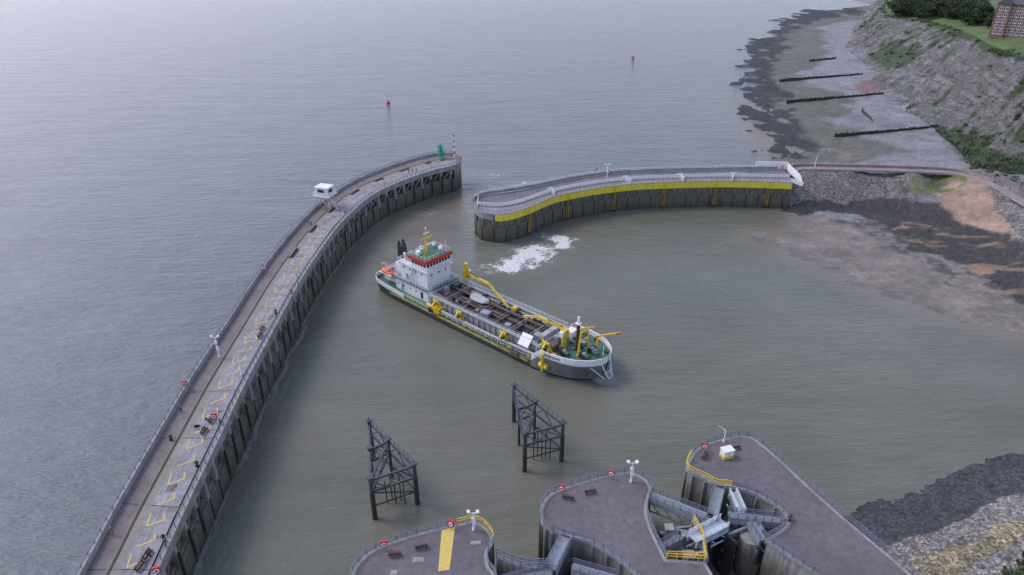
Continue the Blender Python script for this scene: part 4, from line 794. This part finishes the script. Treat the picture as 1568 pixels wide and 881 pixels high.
# ------------------------------------------------------------ people
def pm(name,legs,top,hair,z1,z2,z3,z4):
    m,t,b=nt(name); o=N(t,'ShaderNodeTexCoord').outputs['Object']; sp=N(t,'ShaderNodeSeparateXYZ'); t.links.new(o,sp.inputs[0])
    c=ramp(t,math_(t,'DIVIDE',sp.outputs[2],2.0),[(0,(.03,.03,.03)),(.04,legs),(z1/2,top),(z2/2,(.45,.27,.2)),(z3/2,hair)],'CONSTANT'); n=noise(t,o,9,3); c=mix(t,1.0,c,ramp(t,n,[(.3,.8),(.7,1.1)]),'MULTIPLY'); t.links.new(c,b.inputs['Base Color']); b.inputs['Roughness'].default_value=.8; return m
def person(x,y,z,rot,pose,legs,top,hair=(.04,.03,.02)):
    if pose=='sit': J=[((0,0,.55),.15),((0,.02,.85),.16),((0,.0,1.1),.15),((0,0,1.2),.06),((0,-.03,1.3),.1),((0,-.02,1.42),.09),
      ((-.1,-.42,.56),.085),((-.1,-.46,.1),.06),((-.1,-.6,.05),.05),((.1,-.42,.56),.085),((.1,-.46,.1),.06),((.1,-.6,.05),.05),((-.22,0,1.08),.07),((-.26,-.1,.82),.055),((-.16,-.34,.72),.04),((.22,0,1.08),.07),((.26,-.1,.82),.055),((.16,-.34,.72),.04)]
    else:
        s=.22 if pose=='walk' else .05; e=.5 if pose=='fish' else .05
        J=[((0,0,.95),.15),((0,.0,1.2),.14),((0,0,1.42),.16),((0,0,1.52),.06),((0,-.02,1.62),.1),((0,-.01,1.74),.09),
      ((-.1,-s*.6,.5),.085),((-.1,-s*.5,.1),.055),((-.1,-s*.5-.14,.05),.05),((.1,s*.6,.5),.085),((.1,s*1.1,.12),.055),((.1,s*1.1-.13,.05),.05),((-.22,0,1.42),.07),((-.27,-.05,1.12),.055),((-.25,-.18-e*.5,.9+e*.4),.04),((.22,0,1.42),.07),((.27,.05,1.12),.055),((.25,-.12-e*.5,.9+e*.4),.04)]
    E=[(0,1),(1,2),(2,3),(3,4),(4,5),(0,6),(6,7),(7,8),(0,9),(9,10),(10,11),(2,12),(12,13),(13,14),(2,15),(15,16),(16,17)]
    me=bpy.data.meshes.new('person'); me.from_pydata([j[0] for j in J],E,[]); o=bpy.data.objects.new('person',me); scene.collection.objects.link(o)
    md=o.modifiers.new('skin','SKIN'); 
    if not me.skin_vertices: me.skin_vertices.new()
    for i,j in enumerate(J): me.skin_vertices[0].data[i].radius=(j[1],j[1]*.85)
    me.skin_vertices[0].data[0].use_root=True; o.modifiers.new('sub','SUBSURF').render_levels=1; o.modifiers[-1].levels=1
    me.materials.append(pm('clothes',legs,top,hair,*((.62,1.2,1.42,1.6) if pose=='sit' else (.92,1.52,1.72,1.9))))
    o.matrix_world=Matrix.Translation((x,y,z))@Matrix.Rotation(rot,4,'Z')@Matrix.Scale(1.04,4); return o
K=(.03,.03,.04)
person(-56.6,99.9,10.5,1.6,'sit',K,(.03,.03,.05)); person(-56.3,97.2,10.5,1.6,'sit',(.05,.06,.1),(.4,.4,.42)); person(-53.7,99.2,10.5,2.5,'stand',(.03,.04,.1),(.03,.12,.5)); person(-51.9,72.2,10.5,.5,'walk',K,(.02,.02,.03)); person(-51.2,71.2,10.5,.9,'walk',K,(.03,.03,.04))
person(-62.6,194.6,10.5,-1.2,'stand',(.03,.05,.12),K); person(-61.6,194,10.5,1,'stand',K,(.1,.15,.4)); person(-38.3,243.6,10.5,.3,'fish',K,(.06,.06,.08)); person(-37,244.4,10.5,2,'stand',(.03,.04,.1),(.2,.04,.04)); person(-35.6,244.6,10.5,.2,'fish',K,(.04,.05,.12)); person(-60.3,73.5,10.5,1,'stand',(.25,.2,.15),(.3,.1,.08)); person(-62.6,103,10.5,2,'walk',K,(.12,.15,.2)); person(-53.2,69.5,10.5,1.6,'sit',K,(.08,.05,.05))
# ------------------------------------------------------------ vegetation
def leafmass(b,c,r,n,sz,flat=.8):
    for i in range(n):
        d=V((random.gauss(0,1),random.gauss(0,1),random.gauss(0,1))).normalized(); rad=r*random.uniform(.6,1.05); p=V(c)+V((d.x*rad,d.y*rad,d.z*rad*flat))
        a=V((random.gauss(0,1),random.gauss(0,1),random.gauss(0,1))).normalized(); e=a.orthogonal().normalized(); q=a.cross(e); s=sz*random.uniform(.6,1.3)
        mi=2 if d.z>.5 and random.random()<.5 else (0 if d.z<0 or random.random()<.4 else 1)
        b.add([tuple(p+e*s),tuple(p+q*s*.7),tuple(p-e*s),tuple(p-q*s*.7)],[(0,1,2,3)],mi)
def treemesh(seed,h):
    random.seed(seed); b=MB(); b.cyl((0,0,-1),(0,0,h*.45),.35,.2,3,8); tips=[]
    for i in range(15):
        t=random.uniform(0,6.28); z0=h*random.uniform(.2,.4); rr_=h*random.uniform(.12,.40); e=(rr_*math.cos(t),rr_*math.sin(t),h*random.uniform(.3,.84)); b.cyl((0,0,z0),e,.12,.05,3,6); tips.append(e)
    tips.append((0,0,h*.85))
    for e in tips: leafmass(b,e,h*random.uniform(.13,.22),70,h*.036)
    return b
TM=[treemesh(s,11).build('broadleaf_tree',[M['leafd'],M['leafm'],M['leafl'],M['bark']]) for s in (1,2,3)]
TP=[]; random.seed(11)
ctop=np.array([CX[-1],CY[-1],CZ[-1]]).T
def tp(ulo,uhi,dlo,dhi,n,slo=.8,shi=1.3):
    for _ in range(n):
        i=random.randint(int(ulo),int(uhi)); d=random.uniform(dlo,dhi); TP.append((ctop[i,0]+dx[0,i]*d,ctop[i,1]+dy[0,i]*d,ctop[i,2]+.5+d*.03,random.uniform(slo,shi)))
tp(120,172,0,30,70,.7,1.3); tp(150,212,18,46,80,.9,1.6); tp(60,130,4,50,30); tp(200,232,26,50,16,.6,1.0); tp(300,380,6,40,20,.6,1.1)
for i,(x,y,z,s) in enumerate(TP):
    if i<3: o=TM[i]
    else: o=bpy.data.objects.new('broadleaf_tree',TM[i%3].data); scene.collection.objects.link(o)
    o.matrix_world=Matrix.Translation((x,y,z))@Matrix.Rotation(random.uniform(0,6.28),4,'Z')@Matrix.Scale(s,4)
b=MB(); random.seed(5)
idx=np.argwhere(veg>.6); 
for _ in range(560):
    j,i=idx[random.randrange(len(idx))]
    if CY[j,i]>420 and random.random()<.5: continue
    r=random.uniform(.6,2.4); leafmass(b,(CX[j,i],CY[j,i],CZ[j,i]+r*.1),r,40 if CY[j,i]<400 else 24,.34 if CY[j,i]<400 else .6,.6)
for _ in range(60):
    x=random.uniform(71,92); y=66+(x-71)*.52+random.uniform(-5,2.5); leafmass(b,(x,y,9),random.uniform(.5,1.1),46,.2,.7)
for _ in range(30):
    i=random.randint(325,420); leafmass(b,(cb[i,0]+random.uniform(1,6),cb[i,1]+random.uniform(-2,2),cb[i,2]+1),random.uniform(.6,1.8),40,.3,.7)
b.build('hillside_shrubs',[M['leafd'],M['leafm'],M['leafl']])
# ------------------------------------------------------------ brick flats on the headland
bl=bpy.data.objects.new('brick_apartment_building',None); scene.collection.objects.link(bl)
def bp(b,n,m): o=b.build(n,[M[k] for k in m]); o.parent=bl
b=MB(); b.bx(-18,18,-7,7,-4,16,0); b.bx(-19,-11,-8.4,-7,-4,16.4,0); b.bx(3,10,-8.4,-7,-4,16.4,0); bp(b,'walls',['brick'])
b=MB(); b.add([(-18.6,-7.8,16),(18.6,-7.8,16),(18.6,7.8,16),(-18.6,7.8,16),(-13,0,20.5),(13,0,20.5)],[(0,1,5,4),(1,2,5),(2,3,4,5),(3,0,4)],0)
for x in (-15,6.5): b.add([(x-4.4,-8.9,16.4),(x+4.4,-8.9,16.4),(x+4.4,-3,16.6),(x-4.4,-3,16.6),(x,-8.9,20),(x,-2,20)],[(0,1,4),(1,2,5,4),(3,0,4,5)],0)
for x in (-8,0,12): b.bx(x-.7,x+.7,1,2.2,17,22.5,1)
bp(b,'roof',['roof','brick'])
b=MB()
for fl in range(5):
    z=-1+fl*3.4
    for i in range(12):
        x=-16.3+i*2.95; y=-8.42 if (-19<x<-11 or 3<x<10) else -7.02
        b.box((x,y,z+.6),(1.9,.08,2.1),0); b.box((x-.42,y-.05,z+.6),(.66,.08,1.7),1); b.box((x+.42,y-.05,z+.6),(.66,.08,1.7),1); b.box((x,y-.08,z-.6),(2.1,.2,.15),0)
    for j in range(4): b.box((-18.03,-5+j*3.2,z+.6),(.08,1.4,1.8),0); b.box((-18.07,-5+j*3.2,z+.6),(.08,1.0,1.4),1)
bp(b,'windows',['white','glass'])
bl.matrix_world=Matrix.Translation((320,448,33))@Matrix.Rotation(-.75,4,'Z')
# ------------------------------------------------------------ world, sun, camera
wd=bpy.data.worlds.new('World'); scene.world=wd; wd.use_nodes=True; t=wd.node_tree; bg=t.nodes['Background']
sky=N(t,'ShaderNodeTexSky'); sky.sky_type='NISHITA'; sky.sun_disc=False; sky.sun_elevation=R(50); sky.sun_rotation=R(-72); sky.air_density=1.0; sky.dust_density=1.2; sky.ozone_density=2.5
hs=N(t,'ShaderNodeHueSaturation'); hs.inputs['Saturation'].default_value=.66; hs.inputs['Value'].default_value=1.72; t.links.new(sky.outputs[0],hs.inputs['Color'])
t.links.new(mix(t,1.0,hs.outputs[0],(1.0,.95,1.08),'MULTIPLY'),bg.inputs['Color']); bg.inputs['Strength'].default_value=.15
sl=bpy.data.lights.new('sun','SUN'); sl.energy=1.5; sl.angle=R(18); sl.color=(1,.96,.91); so=bpy.data.objects.new('sun',sl); scene.collection.objects.link(so)
az=R(-72); el=R(50); d=V((math.sin(az)*math.cos(el),math.cos(az)*math.cos(el),math.sin(el))); so.rotation_euler=d.to_track_quat('Z','Y').to_euler(); so.location=(0,0,200)
cam=bpy.data.cameras.new('camera'); cam.sensor_width=36; cam.lens=23.99; cam.clip_end=60000; cam.clip_start=.5; co=bpy.data.objects.new('camera',cam); scene.collection.objects.link(co); co.location=(0,0,92); co.rotation_euler=(R(62),0,0); scene.camera=co
scene.view_settings.view_transform='Standard'; scene.view_settings.look='None'; scene.view_settings.exposure=0
